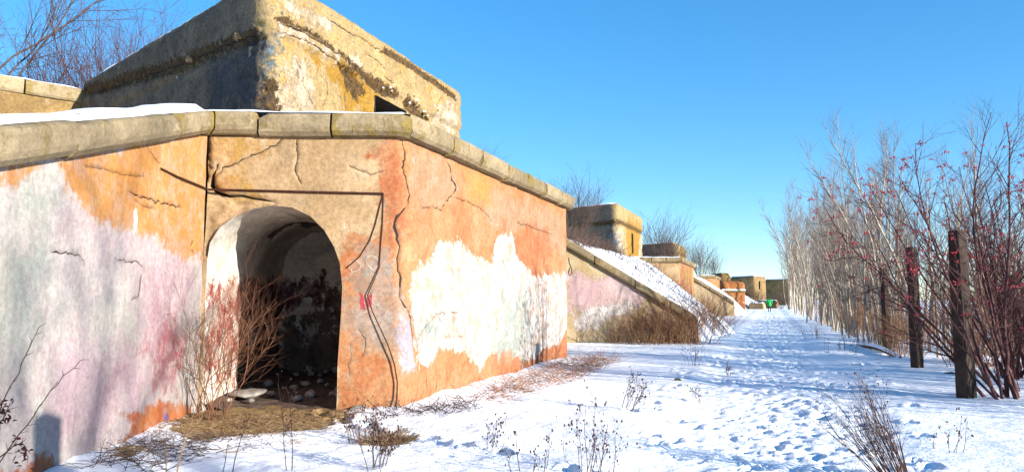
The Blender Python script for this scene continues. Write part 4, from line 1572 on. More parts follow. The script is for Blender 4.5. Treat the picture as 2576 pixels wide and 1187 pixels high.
def plant():
    rg = np.random.RandomState(21)
    sap = Kinds([sapling(300 + i, 5.6 + 0.5 * (i % 4), 0.034 + 0.010 * (i % 3), M['bark_pale'], M['twig_pale'], 'sapling_tree', dens=0.75 + 0.12 * (i % 4)) for i in range(9)])
    near_l = 'slim pale bare sapling in the dense thicket right of the path'
    near_g = 'saplings of the thicket beside the path'
    far_l = 'tall thin bare tree at the far end of the thicket'
    far_g = 'tall trees at the far end of the thicket'
    n = 0
    # edge row and body of the thicket
    for i in range(190):
        t = 20.0 + 36 * (i / 190.0) ** 0.72 + rg.uniform(-0.4, 0.4)
        s = 2.55 + abs(rg.normal(0, 1.7)) + (0.7 if t < 25 else 0)
        x, y = spot(s, t)
        sc = rg.uniform(0.68, 1.18) * (0.88 if t < 26 else 1.0)
        put(sap.get(n, near_l, 'tree', near_g), x, y, gz(x, y), rg.uniform(0, 6.28), sc, rg.normal(0, 0.03))
        n += 1
    for (s, t, sc) in ((3.0, 24.5, 1.08), (3.4, 28.5, 1.22), (2.9, 31.5, 1.25), (3.6, 34, 1.3), (3.3, 38, 1.35)):
        x, y = spot(s, t)
        put(sap.get(n, 'tall pale sapling rising above the rest of the thicket', 'tree', 'tallest saplings of the thicket'), x, y, gz(x, y), rg.uniform(0, 6.28), sc, 0.02)
        n += 1
    for i in range(64):
        t = 52 + 90 * (i / 64.0) ** 1.1 + rg.uniform(-1, 1)
        s = 1.9 + abs(rg.normal(0, 2.0))
        x, y = spot(s, t)
        put(sap.get(n, far_l, 'tree', far_g), x, y, gz(x, y), rg.uniform(0, 6.28), rg.uniform(1.1, 1.55) * (1 + (t - 52) / 110), rg.normal(0, 0.03))
        n += 1
    # more of the row to the right of the frame and behind the camera
    for i, (s, t, sc) in enumerate(((6.4, 13.5, 0.8), (7.6, 17.0, 0.9), (5.6, 18.0, 0.75), (6.6, 21, 0.9), (8.5, 23, 1.0), (9.2, 19, 0.9), (9.4, -1.0, 0.9), (12, -6, 1.0))):
        x, y = spot(s, t)
        put(sap.get(n, 'bare sapling standing farther right behind the fence posts', 'tree', 'saplings behind the fence posts'), x, y, gz(x, y), rg.uniform(0, 6.28), sc)
        n += 1
    # brown undergrowth at the thicket's foot
    br = Kinds([shrub(400 + i, 1.5 + 0.3 * i, 26, M['twig_tan' if i % 2 else 'brush'], 'undergrowth_shrub', spread=0.5, r=0.009, lv=(5, 3), footprint=0.45)[0] for i in range(4)])
    for i in range(46):
        t = 19.5 + 46 * (i / 46.0) ** 1.3
        s = 3.0 + abs(rg.normal(0, 1.2)) + (0.9 if t < 22 else 0)
        x, y = spot(s, t)
        put(br.get(i, 'brown twiggy undergrowth at the foot of the thicket', 'shrub', 'undergrowth of the thicket'), x, y, gz(x, y), rg.uniform(0, 6.28), rg.uniform(0.5, 0.95))
    # brush in front of the pale wing wall
    bw = Kinds([shrub(430 + i, 1.1 + 0.22 * i, 20, M[('brush', 'twig_tan', 'twig_arch', 'brush')[i]], 'brush_shrub', spread=0.6, r=0.008, lv=(6, 4), footprint=0.5, wander=0.13, tl=0.3)[0] for i in range(4)])
    j = 0
    for (px, py, sc) in ((1545, 862, 0.6), (1575, 862, 0.75), (1600, 862, 0.95), (1625, 862, 1.0), (1650, 860, 1.1), (1672, 860, 1.15), (1695, 858, 1.15), (1715, 858, 1.1), (1738, 855, 1.2), (1760, 852, 1.15), (1780, 850, 1.15), (1800, 848, 1.0), (1815, 845, 0.8), (1640, 852, 0.9), (1700, 848, 1.1), (1745, 846, 1.2), (1785, 842, 1.1), (1722, 838, 1.3), (1765, 832, 1.3), (1790, 826, 1.2), (1755, 820, 1.2), (1810, 822, 1.0)):
        p = on_ground(px, py, 0.1)
        if p[1] > 25.6 and p[0] < 7.6:
            p[:2] *= 25.5 / p[1]
        put(bw.get(j, 'dense reddish brown brush at the foot of the pale pink wing wall', 'shrub', 'brush along the pale pink wing wall'), p[0], p[1], gz(p[0], p[1]), rg.uniform(0, 6.28), sc)
        j += 1
    # bare trees and bushes on top of the fort
    fan = Kinds([shrub(450 + i, 3.4, 22, M['twig_grey'], 'bare_bush', spread=0.55, r=0.02, lv=(9, 6), footprint=0.4, tl=0.4)[0] for i in range(2)])
    tops = [((1450, 32), 3.9, 0, 'fan shaped bare bush between the big bunker and the second bunker', 0.78), ((1375, 33), 4.2, 1, 'small bare bush peeping over the right end of the orange block', 0.6),
            ((1180, 27.5), 4.3, 1, 'bare bush against the right end of the big bunker', 0.85), ((1660, 72), 4.3, 0, 'bare bush right of the second bunker', 1.5), ((1690, 74), 4.3, 1, 'lower bare bush above the second orange casemate', 1.1),
            ((1762, 92), 4.0, 0, 'bare bush beside the far wing wall on the left of the path', 1.3), ((1790, 112), 3.5, 1, 'dark bare bush above the far pink casemate', 1.2), ((1960, 190), 2.5, 0, 'far bush above the farthest dark bunker', 1.6), ((1905, 175), 3, 1, 'far bush behind the bunker with the sunlit end', 1.5), ((1890, 104), 0, 0, 'brown bush left of the walker in front of the far bunkers', 0.7), ((1962, 112), 0, 1, 'brown bush right of the walker under the far trees', 0.8), ((1912, 117), 0, 1, 'brown bush behind the walker by the low pale wall', 0.75)]
    for (pos, z, kk, lab, sc) in tops:
        p = px_at(*pos)
        put(fan.get(kk, lab, 'bush'), p[0], p[1], max(bz(p[0], p[1]), 0.05) - 0.05, rg.uniform(0, 6.28), sc)
    # slim tree in front of the far wing wall
    p = px_at(1762, 62)
    put(sap.get(3, 'slim bare young tree beside the second orange casemate', 'tree'), p[0], p[1], gz(p[0], p[1]), 1.0, 0.75)
    # behind the near bank, upper left
    rd = Kinds([shrub(470 + i, 5.2, 30, M['twig_red'], 'bare_bush', spread=0.3, r=0.022, lv=(9, 6), footprint=0.6, tl=0.3)[0] for i in range(2)])
    for (px, y, sc, lab) in ((330, 31, 1.75, 'tall reddish bare bush left of the big bunker'), (262, 30, 1.5, 'reddish bare bush next to the tallest one behind the curtain wall'), (205, 32, 1.45, 'reddish bare bush behind the middle of the curtain wall'), (150, 30, 1.3, 'low reddish bare bush behind the left part of the curtain wall'), (385, 36, 1.75, 'thin reddish bare bush peeping over the bunker roof')):
        p = px_at(px, y)
        put(rd.get(int(px) % 2, lab, 'bush'), p[0], p[1], bz(p[0], p[1]) - 0.05, px * 0.1, sc)
    # wide old tree at the upper left corner
    r2 = np.random.RandomState(9)
    tp = curve(r2, (0, 0, -0.2), (0.05, 0, 1), 5.0, 8, 0.05, 0.02)
    lv = ramify(r2, [(tp, np.linspace(0.2, 0.09, 9))], [(20, 0.35, 1.0, 0.8, lambda f: 5.2, 0.034, 8, 0.07, 0.06), (11, 0.15, 1.0, 0.5, lambda f: 1.9, 0.016, 5, 0.08, -0.01), (8, 0.2, 1.0, 0.5, lambda f: 0.8, 0.011, 3, 0.08, -0.02)])
    root = thing('bare_tree', 'wide bare tree with sweeping twigs in the upper left corner', 'tree')
    bag_of(lv[:2], (8, 6)).build('trunk', M['twig_grey'], root)
    bag_of(lv[2:], (3, 3)).build('crown', M['twig_grey'], root)
    p = px_at(-40, 27.0)
    put(root, p[0], p[1], bz(p[0], p[1]), 0.7, 1.25)
    c2 = copy_thing(root, 'bare tree right of the path whose blurred shadow lies on the left wall')
    put(c2, 17.5, -9.5, 0.0, 2.0, 1.15)
    # shrub in front of the arch
    rt, L_ = shrub(511, 2.15, 20, M['twig_arch'], 'arch_shrub', lean=(-0.12, -0.1, 0), spread=0.42, r=0.008, lv=(9, 6), wander=0.16, footprint=0.24, tl=0.28, f0=0.3)
    tag(rt, 'leafless tan shrub growing at the left foot of the arch', 'shrub')
    p = on_ground(512, 1052, 0.0)
    put(rt, p[0] + 0.1, p[1], gz(p[0], p[1]), 0.0, 1.0)


plant()


def berry_tree():
    rg = np.random.RandomState(77)
    x, y = spot(3.55, 14.1)
    root = thing('berry_tree', 'dark stemmed rowan hung with red berries at the right edge', 'tree', (x, y, gz(x, y)))
    stems = []
    for i, (dx, dy, h, r, px) in enumerate(((-0.10, -0.05, 4.6, 0.036, 0), (-0.30, 0.0, 4.4, 0.03, -0.2), (-0.5, -0.1, 3.9, 0.026, -0.35), (0.12, -0.1, 4.9, 0.038, 0.2), (0.35, 0.0, 4.5, 0.032, 0.4), (-0.2, 0.3, 4.2, 0.03, 0.1), (-0.75, 0.1, 3.4, 0.03, -0.3), (0.05, 0.5, 4.4, 0.03, 0.0), (-0.42, -0.4, 3.2, 0.026, -0.2), (-0.62, 0.25, 4.3, 0.028, -0.1), (-0.95, 0.35, 3.9, 0.024, -0.25), (-0.35, 0.6, 4.6, 0.028, 0.05), (-0.15, 0.15, 4.9, 0.03, 0.15))):
        c = curve(rg, (px, rg.uniform(-0.2, 0.2), -0.1), (dx, dy, 1), h, 12, 0.065, 0.035)
        stems.append((c, np.linspace(r, r * 0.18, 13)))
    lv = ramify(rg, stems, [(13, 0.2, 1.0, 0.75, lambda f: 0.55 + 1.1 * (1 - f), 0.010, 7, 0.09, 0.02), (5, 0.2, 1.0, 0.6, lambda f: 0.45, 0.005, 4, 0.1, 0.02), (2, 0.3, 1.0, 0.6, lambda f: 0.2, 0.0045, 2, 0.1, 0.0)])
    bag_of(lv[:1], (8,)).build('trunk', M['bark_dark'], root)
    bag_of(lv[1:], (4, 3, 3)).build('crown', M['bark_dark'], root)
    # clusters: flattened bunches of small berries
    me = []
    for v in range(3):
        r3 = np.random.RandomState(v)
        b = Bag()
        for q in range(11):
            c = np.array([r3.normal(0, 0.032), r3.normal(0, 0.032), r3.normal(-0.02, 0.012)])
            oc = np.array([(1, 0, 0), (-1, 0, 0), (0, 1, 0), (0, -1, 0), (0, 0, 1), (0, 0, -1)], float)
            of = np.array([(0, 2, 4), (2, 1, 4), (1, 3, 4), (3, 0, 4), (2, 0, 5), (1, 2, 5), (3, 1, 5), (0, 3, 5)])
            b.add(c + oc * 0.013, of)
        o = b.build('berry_cluster', M['berry'], root)
        me.append(o)
    tips = [c[-1] for c, r in lv[2] if 1.0 < c[-1][2] < 4.3]
    rg.shuffle(tips)
    for i, p in enumerate(tips[:230]):
        o = me[i] if i < 3 else me[i % 3].copy()
        if i >= 3:
            COL.objects.link(o)
            o.parent = root
        o.location = p
        o.rotation_euler = (rg.uniform(-0.4, 0.4), rg.uniform(-0.4, 0.4), rg.uniform(0, 6.28))
        o.scale = (rg.uniform(0.6, 1.25),) * 3
    # a second, younger one a little farther along
    x2, y2 = spot(4.6, 17.4)
    r2 = np.random.RandomState(78)
    stems = []
    for i in range(12):
        c = curve(r2, (r2.normal(0, 0.2), r2.normal(0, 0.2), -0.1), (r2.normal(0, 0.3), r2.normal(0, 0.3), 1), r2.uniform(3.2, 4.8), 12, 0.05, 0.02)
        stems.append((c, np.linspace(0.035, 0.008, 13)))
    lv = ramify(r2, stems, [(12, 0.2, 1.0, 0.7, lambda f: 0.5 + 0.9 * (1 - f), 0.010, 6, 0.09, 0.03), (5, 0.2, 1.0, 0.6, lambda f: 0.42, 0.005, 3, 0.1, 0.02), (2, 0.3, 1.0, 0.6, lambda f: 0.2, 0.0045, 2, 0.1, 0.0)])
    root2 = thing('berry_tree', 'younger rowan with sparser berries between the two tall posts', 'tree', (x2, y2, gz(x2, y2)))
    bag_of(lv[:1], (7,)).build('trunk', M['bark_dark'], root2)
    bag_of(lv[1:], (4, 3, 3)).build('crown', M['bark_dark'], root2)
    tips = [c[-1] for c, r in lv[2] if 1.2 < c[-1][2] < 4.2]
    r2.shuffle(tips)
    for i, p in enumerate(tips[:60]):
        o = me[i % 3].copy()
        COL.objects.link(o)
        o.parent = root2
        o.location = p
        o.scale = (r2.uniform(0.6, 1.2),) * 3
    # more bare rowans without berries filling the space behind the posts
    mr = []
    for v in range(3):
        r3 = np.random.RandomState(90 + v)
        stems = []
        for i in range(8):
            c = curve(r3, (r3.normal(0, 0.25), r3.normal(0, 0.25), -0.1), (r3.normal(-0.05, 0.3), r3.normal(0, 0.3), 1), r3.uniform(3.0, 4.8), 12, 0.06, 0.02)
            stems.append((c, np.linspace(0.03, 0.007, 13)))
        lv = ramify(r3, stems, [(13, 0.12, 1.0, 0.75, lambda f: 0.5 + 0.9 * (1 - f), 0.012, 6, 0.09, 0.03), (5, 0.2, 1.0, 0.6, lambda f: 0.42, 0.006, 3, 0.1, 0.02)])
        rr = bpy.data.objects.new('rowan_tree', None)
        link(rr)
        bag_of(lv[:1], (6,)).build('trunk', M['twig_red'], rr)
        bag_of(lv[1:], (4, 3)).build('crown', M['twig_red'], rr)
        mr.append(rr)
    kr = Kinds(mr)
    for i, (s, t, sc) in enumerate(((5.6, 16.4, 0.8), (5.6, 21.0, 0.65), (7.4, 15.2, 0.95), (4.3, 20.6, 0.6), (7.6, 19.5, 0.9), (8.6, 17.0, 1.0), (6.2, 12.2, 0.75), (6.4, 24.5, 0.9), (7.6, 25.5, 1.0), (7.0, 28.5, 1.05), (8.6, 27.5, 1.1), (8.0, 31.5, 1.15), (9.2, 24.0, 1.1))):
        x, y = spot(s, t)
        put(kr.get(i, 'dark bare rowan thicket stem cluster behind the fence posts', 'tree', 'bare rowans behind the fence posts'), x, y, gz(x, y), i * 2.1, sc)
    # low tangle of thin dark shoots under it
    tg = Kinds([shrub(520 + i, 1.4, 14, M['bark_dark'], 'thorn_shrub', spread=0.6, r=0.008, lv=(6, 2), footprint=0.4, tl=0.4)[0] for i in range(2)])
    for i, (s, t, sc) in enumerate(((4.1, 13.0, 1.0), (4.9, 14.6, 1.2), (4.2, 15.4, 1.1), (5.2, 13.2, 1.2), (4.3, 17.6, 1.1), (5.4, 16.4, 1.3), (6.0, 14.8, 1.3), (4.6, 12.0, 0.9), (5.8, 18.6, 1.3), (3.9, 19.0, 0.9), (6.5, 16.5, 1.3), (5.0, 20.0, 1.2))):
        x, y = spot(s, t)
        put(tg.get(i, 'dark tangled thorny shrub behind the fence posts', 'shrub', 'thorny shrubs behind the posts'), x, y, gz(x, y), i * 1.3, sc)


berry_tree()


# ------------------------------------------------------------------ fence posts
def post(p, h, w, label, lean=(0, 0), rz=0.35):
    t = thing('fence_post', label, 'post', (p[0], p[1], gz(p[0], p[1])), 'old concrete fence posts')
    b = 0.018
    V, F = [], []
    zs = np.concatenate([[-0.2], np.linspace(0.0, h, 14)])
    ring = [(-1, -1 + b * 6), (-1 + b * 6, -1), (1 - b * 6, -1), (1, -1 + b * 6), (1, 1 - b * 6), (1 - b * 6, 1), (-1 + b * 6, 1), (-1, 1 - b * 6)]
    for z in zs:
        k = (1.06 - 0.12 * z / h) * w / 2
        for i, (x, y) in enumerate(ring):
            nz = 0.008 * float(fbm(x * 2 + p[0], z * 4 + y, 5, 3))
            V.append((x * (k + nz) + lean[0] * z, y * (k + nz) + lean[1] * z, z + (0.02 * float(fbm(x, y, 3, 2)) if z == h else 0)))
    n = len(ring)
    for i in range(len(zs) - 1):
        for j in range(n):
            F.append((i * n + j, i * n + (j + 1) % n, (i + 1) * n + (j + 1) % n, (i + 1) * n + j))
    F.append(tuple((len(zs) - 1) * n + j for j in range(n)))
    o = mesh_obj('shaft', V, F, M['post'], t)
    k = w * 0.4
    cap = [(x * k + lean[0] * h, y * k + lean[1] * h, h + 0.015) for x, y in ring] + [(x * k * 0.6 + lean[0] * h, y * k * 0.6 + lean[1] * h, h + 0.05) for x, y in ring]
    F = [(j, (j + 1) % n, n + (j + 1) % n, n + j) for j in range(n)] + [tuple(n + j for j in range(n))]
    b_ = Bag()
    for z in (0.7, 1.5, 2.2):
        ang = np.linspace(0, 2 * math.pi, 9)
        b_.tube([(math.cos(a) * w * 0.62 + lean[0] * z, math.sin(a) * w * 0.62 + lean[1] * z, z + 0.02 * math.sin(a)) for a in ang], 0.004, 4)
    b_.build('wire_tie', M['iron'], t)
    t.rotation_euler = (0, 0, rz)
    return t


post(on_ground(2432, 1006), 2.72, 0.21, 'thick dark concrete post nearest on the right', (-0.012, 0))
post(on_ground(2308, 936), 2.70, 0.185, 'second dark concrete post, left of the nearest one', (0.004, 0.01))
post(on_ground(2232, 893), 2.45, 0.16, 'third thinner post half hidden among the saplings', (0.0, 0))
post(np.array([3.32, 1.13, 0]), 3.0, 0.30, 'post whose shadow falls on the left wing wall', (0, 0))


# ------------------------------------------------------------------ weeds and dry grass
def weed(seed, H, n, lean, label, px, py, cat='weed', group=None, mat='weed', spread=0.25, foot=0.08, seeds=True, r=0.005, lv=(5, 2), up=0.0):
    rt, L_ = shrub(seed, H, n, M[mat], 'dry_weed', lean=lean, spread=spread, r=r, lv=lv, wander=0.06, footprint=foot, tl=0.18, f0=0.35, up=up)
    if seeds:
        rg = np.random.RandomState(seed)
        b = Bag()
        oc = np.array([(1, 0, 0), (-1, 0, 0), (0, 1, 0), (0, -1, 0), (0, 0, 1.6), (0, 0, -1.6)], float)
        of = np.array([(0, 2, 4), (2, 1, 4), (1, 3, 4), (3, 0, 4), (2, 0, 5), (1, 2, 5), (3, 1, 5), (0, 3, 5)])
        for lvv in L_[1:]:
            for c, rr in lvv:
                if rg.uniform() < 0.6:
                    b.add(c[-1] + oc * rg.uniform(0.005, 0.011), of)
        tag(b.build('seed_heads', M[mat], rt), kind='stuff')
    tag(rt, label, cat, group)
    p = on_ground(px, py, 0.02)
    return put(rt, p[0], p[1], gz(p[0], p[1]), 0.0, 1.0)


weed(601, 1.05, 46, (-0.55, 0.15, 0), 'large clump of thin weed stems leaning left beside the path', 2262, 1187, spread=0.28, foot=0.16, r=0.0055, lv=(5, 2), seeds=False)
weed(602, 1.25, 2, (-0.28, 0.1, 0), 'single tall dark weed stalk right of the leaning clump', 2285, 1190, lv=(9, 2), r=0.008)
weed(603, 0.8, 14, (0.12, 0, 0), 'clump of upright weed stalks at the bottom centre', 1480, 1187, foot=0.22)
weed(604, 0.62, 7, (0.3, 0, 0), 'dark seedy weed leaning right in the snow left of the path', 1570, 1035, lv=(10, 2), r=0.006)
weed(605, 0.6, 9, (0.05, 0, 0), 'dark bushy weed in front of the straw tuft at the bottom', 948, 1180, lv=(9, 3), r=0.006)
weed(606, 0.5, 12, (0.0, 0, 0), 'thin weeds rising out of the straw tuft', 925, 1105, foot=0.25)
weed(607, 0.75, 8, (-0.1, 0, 0), 'pale wispy weed on the snow right of the orange wall', 1745, 925, foot=0.2)
weed(608, 0.4, 4, (0.1, 0, 0), 'small dark weed by the left edge of the path', 1830, 945, lv=(8, 2))
weed(609, 0.45, 3, (-0.5, 0, 0), 'drooping dark weed below the pale wispy one', 1765, 1003, lv=(8, 2))
weed(610, 1.0, 2, (0.1, 0, 0), 'thin tall stem rising in front of the arch floor', 735, 1187, lv=(5, 2), r=0.006)
weed(611, 0.85, 2, (0.05, 0, 0), 'pair of tan stems left of the arch shrub', 440, 1185, mat='twig_tan', lv=(4, 2), r=0.009)
weed(612, 0.6, 2, (0.1, 0.0, 0), 'thin stem in the snow below the arch shrub', 570, 1187, lv=(4, 2))
weed(613, 0.55, 5, (0.2, 0, 0), 'little weed on the snow below the cracked orange corner', 1235, 1135, lv=(6, 2))
weed(614, 0.45, 6, (0, 0, 0), 'low weeds at the bottom edge right of centre', 1330, 1180, foot=0.2)
weed(615, 0.5, 5, (0.1, 0, 0), 'sparse weed on the snow near the bottom right corner', 2380, 1130, foot=0.2)
weed(616, 0.6, 16, (0.1, 0, 0), 'pale weeds along the right edge of the path before the thicket', 2110, 890, foot=0.5)
weed(617, 0.5, 14, (-0.1, 0, 0), 'pale weeds on the snow near the first sapling', 2050, 860, foot=0.5)
weed(618, 0.9, 6, (0.2, 0, 0), 'weed stalks against the pale wing wall next to the orange corner', 1452, 868, foot=0.15, lv=(6, 2), r=0.007)

# leafy stems at the lower left corner
def corner_stems():
    rg = np.random.RandomState(31)
    root = thing('rose_stems', 'thin stems with dark withered leaves in the lower left corner', 'plant', (-3.55, 5.4, 0.0))
    base = np.array([-3.55, 5.4, 0.0])
    b = Bag()
    lb = Bag()
    ends = [((-60, 1187), (15, 1000), (60, 900), (100, 822), 5.7), ((-60, 1240), (60, 1080), (120, 990), (205, 905), 5.9), ((-40, 1180), (20, 1130), (60, 1110), (72, 1150), 5.2), ((-40, 1090), (0, 1060), (15, 1050), (20, 1020), 5.2)]
    for i, e in enumerate(ends):
        pts = np.array([at_depth(x, y, e[-1]) for x, y in e[:-1]])
        tt = np.linspace(0, 1, len(pts))
        uu = np.linspace(0, 1, 14)
        c = np.stack([np.interp(uu, tt, pts[:, k]) for k in range(3)], 1) + rg.normal(0, 0.006, (14, 3))
        if i < 2:
            c = np.vstack([[c[0][0] + 0.02, c[0][1], -0.05], c])
        b.tube(c, np.linspace(0.006, 0.0025, len(c)), 5)
        for j in range(4, len(c)):
            d = side_dir(rg, unit(c[j] - c[j - 1]), 0.7)
            b.tube([c[j], c[j] + d * rg.uniform(0.03, 0.08)], [0.003, 0.0015], 3)
            if i >= 2 and rg.uniform() < 0.75:
                for q in range(3):
                    o_ = c[j] + d * 0.05 + rg.normal(0, 0.02, 3)
                    a_ = unit(rg.normal(0, 1, 3))
                    w_ = unit(np.cross(a_, rg.normal(0, 1, 3))) * 0.012
                    lb.add(np.array([o_, o_ + a_ * 0.02 + w_, o_ + a_ * 0.05 - np.array([0, 0, 0.01]), o_ + a_ * 0.02 - w_, o_ + a_ * 0.02 + np.array([0, 0, 0.008])]), np.array([(0, 1, 4), (1, 2, 4), (2, 3, 4), (3, 0, 4)]))
    b.build('stems', M['weed'], root, base)
    tag(lb.build('leaves', M['leaf_dark'], root, base, False), kind='stuff')


corner_stems()


def grass_patch(name, label, cat, pts, n, H, mat, seed, kind=None, flat=0.0, r=0.003, zf=None):
    """many blades or dead stems over an area, thin three sided tubes"""
    rg = np.random.RandomState(seed)
    poly = np.array(pts, float)
    lo, hi = poly.min(0), poly.max(0)
    b = Bag()
    c = poly.mean(0)
    k = 0
    while k < n:
        x, y = rg.uniform(lo[0], hi[0]), rg.uniform(lo[1], hi[1])
        if not inpoly(np.array([x]), np.array([y]), poly)[0]:
            continue
        k += 1
        z = (zf or gz)(x, y)
        a = rg.uniform(0, 6.28)
        d = np.array([math.cos(a), math.sin(a), (1 - flat) * rg.uniform(0.6, 2.0) + 0.08])
        b.tube(curve(rg, (x, y, z - 0.01), d, H * rg.uniform(0.4, 1.2), 4, 0.14, -0.10), np.linspace(r, r * 0.4, 5) * rg.uniform(0.7, 1.4), 3)
    base = (float(c[0]), float(c[1]), 0.0)
    o = b.build(name, M[mat], None, base)
    o.location = base
    tag(o, label, cat, kind=kind)
    return o


grass_patch('dry_grass', 'flattened straw and litter on the bare ground before the arch', 'grass', [(-4.6, 10.9), (-4.5, 9.6), (-3.9, 9.0), (-3.0, 8.9), (-2.4, 9.8), (-2.2, 10.8)], 1500, 0.20, 'straw', 701, 'stuff', 0.8, 0.0035)
grass_patch('dry_grass', 'loose straw scattered on the snow around the bare ground', 'grass', [(-4.6, 9.6), (-4.3, 8.4), (-2.8, 8.0), (-1.6, 9.2), (-1.7, 10.7), (-2.6, 10.6), (-3.0, 9.3), (-4.0, 9.5)], 420, 0.22, 'straw', 711, 'stuff', 0.75, 0.0035)
grass_patch('dry_stems', 'fallen grey brown stems on the snow at the left wall foot', 'grass', [(-4.4, 8.9), (-4.2, 7.2), (-3.4, 7.2), (-3.0, 8.4), (-3.4, 9.2)], 420, 0.32, 'twig_grey', 702, 'stuff', 0.75, 0.004)
grass_patch('straw_tuft', 'straw coloured grass tuft standing in the snow at the bottom', 'grass', [(-1.75, 8.55), (-1.3, 8.45), (-1.1, 8.75), (-1.5, 8.95)], 520, 0.24, 'straw', 703, 'stuff', 0.45, 0.0035)
grass_patch('dry_stems', 'bent brown stems lying along the foot of the orange wall', 'grass', [(-0.9, 12.0), (-0.2, 11.8), (1.4, 15.2), (2.6, 18.9), (2.2, 20.3), (1.3, 18.6)], 900, 0.55, 'brush', 704, 'stuff', 0.62, 0.004)
grass_patch('dry_stems', 'scattered stems on the snow below the orange corner', 'grass', [(-2.3, 10.9), (-1.4, 10.4), (-0.4, 11.0), (-0.7, 11.8), (-1.6, 11.1)], 190, 0.4, 'weed', 705, 'stuff', 0.55, 0.004)
zb = lambda x, y: bz(x, y)
grass_patch('bank_weeds', 'thin dead weeds poking through the snowy bank', 'grass', [(4.2, 27.0), (8.2, 27.5), (9.4, 36.0), (8.6, 44.0), (5.2, 40.0), (2.2, 30.0)], 480, 0.6, 'weed', 706, 'stuff', 0.1, 0.011, zb)
grass_patch('bank_grass', 'brown grass on the bank top below the second bunker', 'grass', [(0.6, 27.0), (2.6, 27.0), (6.5, 44.0), (2.0, 46.0)], 2600, 0.9, 'twig_grey', 707, 'stuff', 0.0, 0.009, zb)
grass_patch('roof_grass', 'dry grass behind the near coping left of the bunker', 'grass', [(-12.5, 15.0), (-7.0, 13.5), (-6.6, 16.0), (-12.5, 21.0)], 1600, 0.75, 'twig_red', 708, 'stuff', 0.0, 0.007, lambda x, y: bz(x, y) - 0.1)


# ------------------------------------------------------------------ the walker
def walker():
    x, y = on_ground(1936, 786, 0.03)[:2]
    z = gz(x, y)
    t = thing('person', 'person in a long green coat and dark trousers walking away on the path', 'person', (x, y, z))

    def skin(name, vs, es, rad, mat, sub=2):
        me = bpy.data.meshes.new(name)
        me.from_pydata(vs, es, [])
        o = bpy.data.objects.new(name, me)
        link(o, t)
        md = o.modifiers.new('skin', 'SKIN')
        for i, r in enumerate(rad):
            me.skin_vertices[0].data[i].radius = r if isinstance(r, tuple) else (r, r)
        me.skin_vertices[0].data[0].use_root = True
        sb = o.modifiers.new('sub', 'SUBSURF')
        sb.levels = sub
        sb.render_levels = sub
        me.materials.append(mat)
        md.use_smooth_shade = True
        return o

    v = [(0, 0, 0.93), (0, 0, 1.15), (0, 0.01, 1.38), (0, 0.01, 1.47), (0, 0.03, 1.60), (0, 0.03, 1.70),
         (-0.10, 0, 0.88), (-0.12, 0.10, 0.48), (-0.11, 0.02, 0.08), (-0.12, 0.15, 0.04),
         (0.10, 0, 0.88), (0.10, -0.05, 0.48), (0.11, -0.16, 0.10), (0.12, -0.06, 0.04),
         (-0.20, 0.01, 1.38), (-0.27, -0.05, 1.12), (-0.25, 0.06, 0.90), (-0.245, 0.09, 0.82),
         (0.20, 0.01, 1.38), (0.29, -0.02, 1.12), (0.26, 0.10, 0.93), (0.25, 0.14, 0.85)]
    e = [(0, 1), (1, 2), (2, 3), (3, 4), (4, 5), (0, 6), (6, 7), (7, 8), (8, 9), (0, 10), (10, 11), (11, 12), (12, 13), (2, 14), (14, 15), (15, 16), (16, 17), (2, 18), (18, 19), (19, 20), (20, 21)]
    r = [0.13, 0.12, 0.14, 0.055, 0.095, 0.07, 0.085, 0.06, 0.045, 0.04, 0.085, 0.06, 0.045, 0.04, 0.065, 0.048, 0.038, 0.04, 0.065, 0.048, 0.038, 0.04]
    skin('body', v, e, r, M['trousers'])
    cv = [(0, 0, 0.62), (0, 0, 0.85), (0, 0, 1.10), (0, 0.005, 1.36), (0, 0.01, 1.46), (-0.21, 0.01, 1.38), (-0.285, -0.05, 1.12), (-0.255, 0.06, 0.90), (0.21, 0.01, 1.38), (0.30, -0.02, 1.12), (0.27, 0.10, 0.93)]
    ce = [(0, 1), (1, 2), (2, 3), (3, 4), (3, 5), (5, 6), (6, 7), (3, 8), (8, 9), (9, 10)]
    cr = [(0.25, 0.21), (0.235, 0.19), (0.20, 0.17), (0.19, 0.15), 0.09, 0.10, 0.075, 0.062, 0.10, 0.075, 0.062]
    skin('coat', cv, ce, cr, M['coat'])
    skin('hood', [(0, -0.02, 1.50), (0, -0.01, 1.62), (0, 0.0, 1.71)], [(0, 1), (1, 2)], [0.10, 0.125, 0.07], M['hair'])
    for sx, yy, zz in ((-0.245, 0.09, 0.82), (0.25, 0.14, 0.85)):
        skin('hand', [(sx, yy, zz + 0.06), (sx, yy + 0.01, zz), (sx, yy + 0.02, zz - 0.07)], [(0, 1), (1, 2)], [0.03, 0.042, 0.024], M['skin'])
    t.rotation_euler = (0, 0, -0.3)


walker()


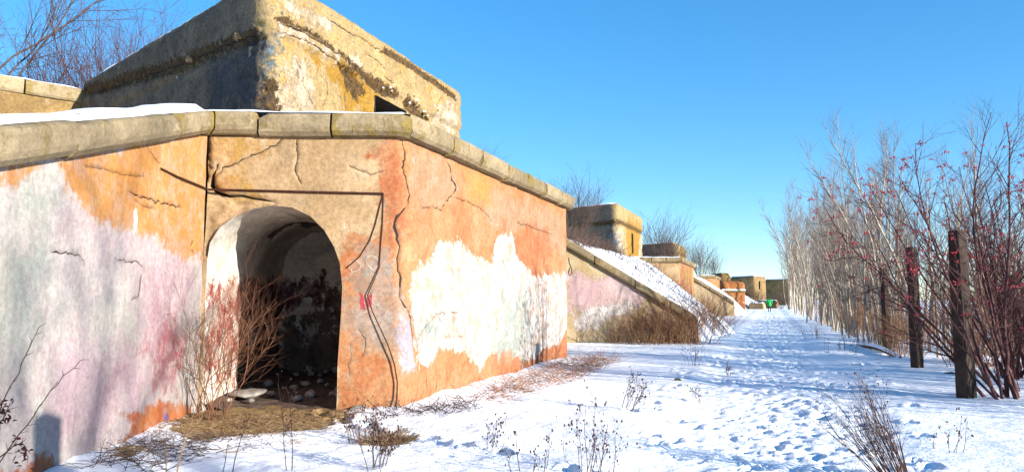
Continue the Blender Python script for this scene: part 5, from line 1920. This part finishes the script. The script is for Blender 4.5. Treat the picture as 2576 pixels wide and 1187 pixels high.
# ------------------------------------------------------------------ loose things
def slab():
    tr = Track([PA, PB], 0)
    p = tr.map(np.array([0.42]), np.array([-1.0]), np.array([0.14]))[0]
    o = lump('stone_slab', (0, 0, 0), 0.36, M['stone'], None, (0, 0, 0), 5, False, 0.16)
    o.location = p
    o.rotation_euler = (0.05, -0.06, 0.5)
    tag(o, 'flat pale stone slab lying inside the arch', 'stone')
    rg = random.Random(2)
    for i in range(26):
        u, d = rg.uniform(0.15, 1.9), rg.uniform(0.6, 4.2)
        q = tr.map(np.array([u]), np.array([-d]), np.array([0.04 + 0.03 * d]))[0]
        s = lump('rubble_stone', (0, 0, 0), rg.uniform(0.04, 0.13), M['stone'], None, (0, 0, 0), i, False, 0.6)
        s.location = q
        s.rotation_euler = (0, 0, rg.uniform(0, 6))
        tag(s, 'rubble lump on the dark floor of the arched passage', 'stone', 'rubble in the passage')
    o = lump('stone', (0, 0, 0), 0.16, M['stone'], None, (0, 0, 0), 8, False, 0.5)
    p = on_ground(905, 1028, 0.02)
    o.location = (p[0], p[1] - 0.02, 0.02)
    tag(o, 'mossy stone at the foot of the orange corner', 'stone')
    # fallen log with snow among the saplings
    a, c = on_ground(2165, 868, 0.12), on_ground(2265, 905, 0.05)
    t = thing('fallen_log', 'snow covered fallen log by the first saplings', 'log', tuple(a))
    b = Bag()
    pts = np.array([a + (c - a) * w + np.array([0, 0, 0.10 * math.sin(w * 3)]) for w in np.linspace(0, 1, 9)])
    b.tube(pts, np.linspace(0.07, 0.045, 9), 8)
    b.build('trunk', M['bark_dark'], t, a)
    b = Bag()
    b.tube(pts + np.array([0, 0, 0.045]), np.linspace(0.075, 0.045, 9), 8)
    b.build('snow_cover', M['snow'], t, a)
    o = lump('dark_clod', (0, 0, 0), 0.18, M['post'], None, (0, 0, 0), 12, False, 0.4)
    p = on_ground(2390, 942, 0.05)
    o.location = (p[0], p[1], 0.05)
    tag(o, 'dark clod of earth and roots between the two tall posts', 'debris')
    for i, (px, py, lab) in enumerate(((1505, 920, 'tan leaf clump on the snow left of the path'), (1705, 955, 'brown leaf scrap on the snow near the path'))):
        o = lump('leaf_clump', (0, 0, 0), 0.09, M['straw'], None, (0, 0, 0), 20 + i, False, 0.35)
        p = on_ground(px, py, 0.05)
        o.location = (p[0], p[1], gz(p[0], p[1]) + 0.02)
        tag(o, lab, 'leaves')


slab()
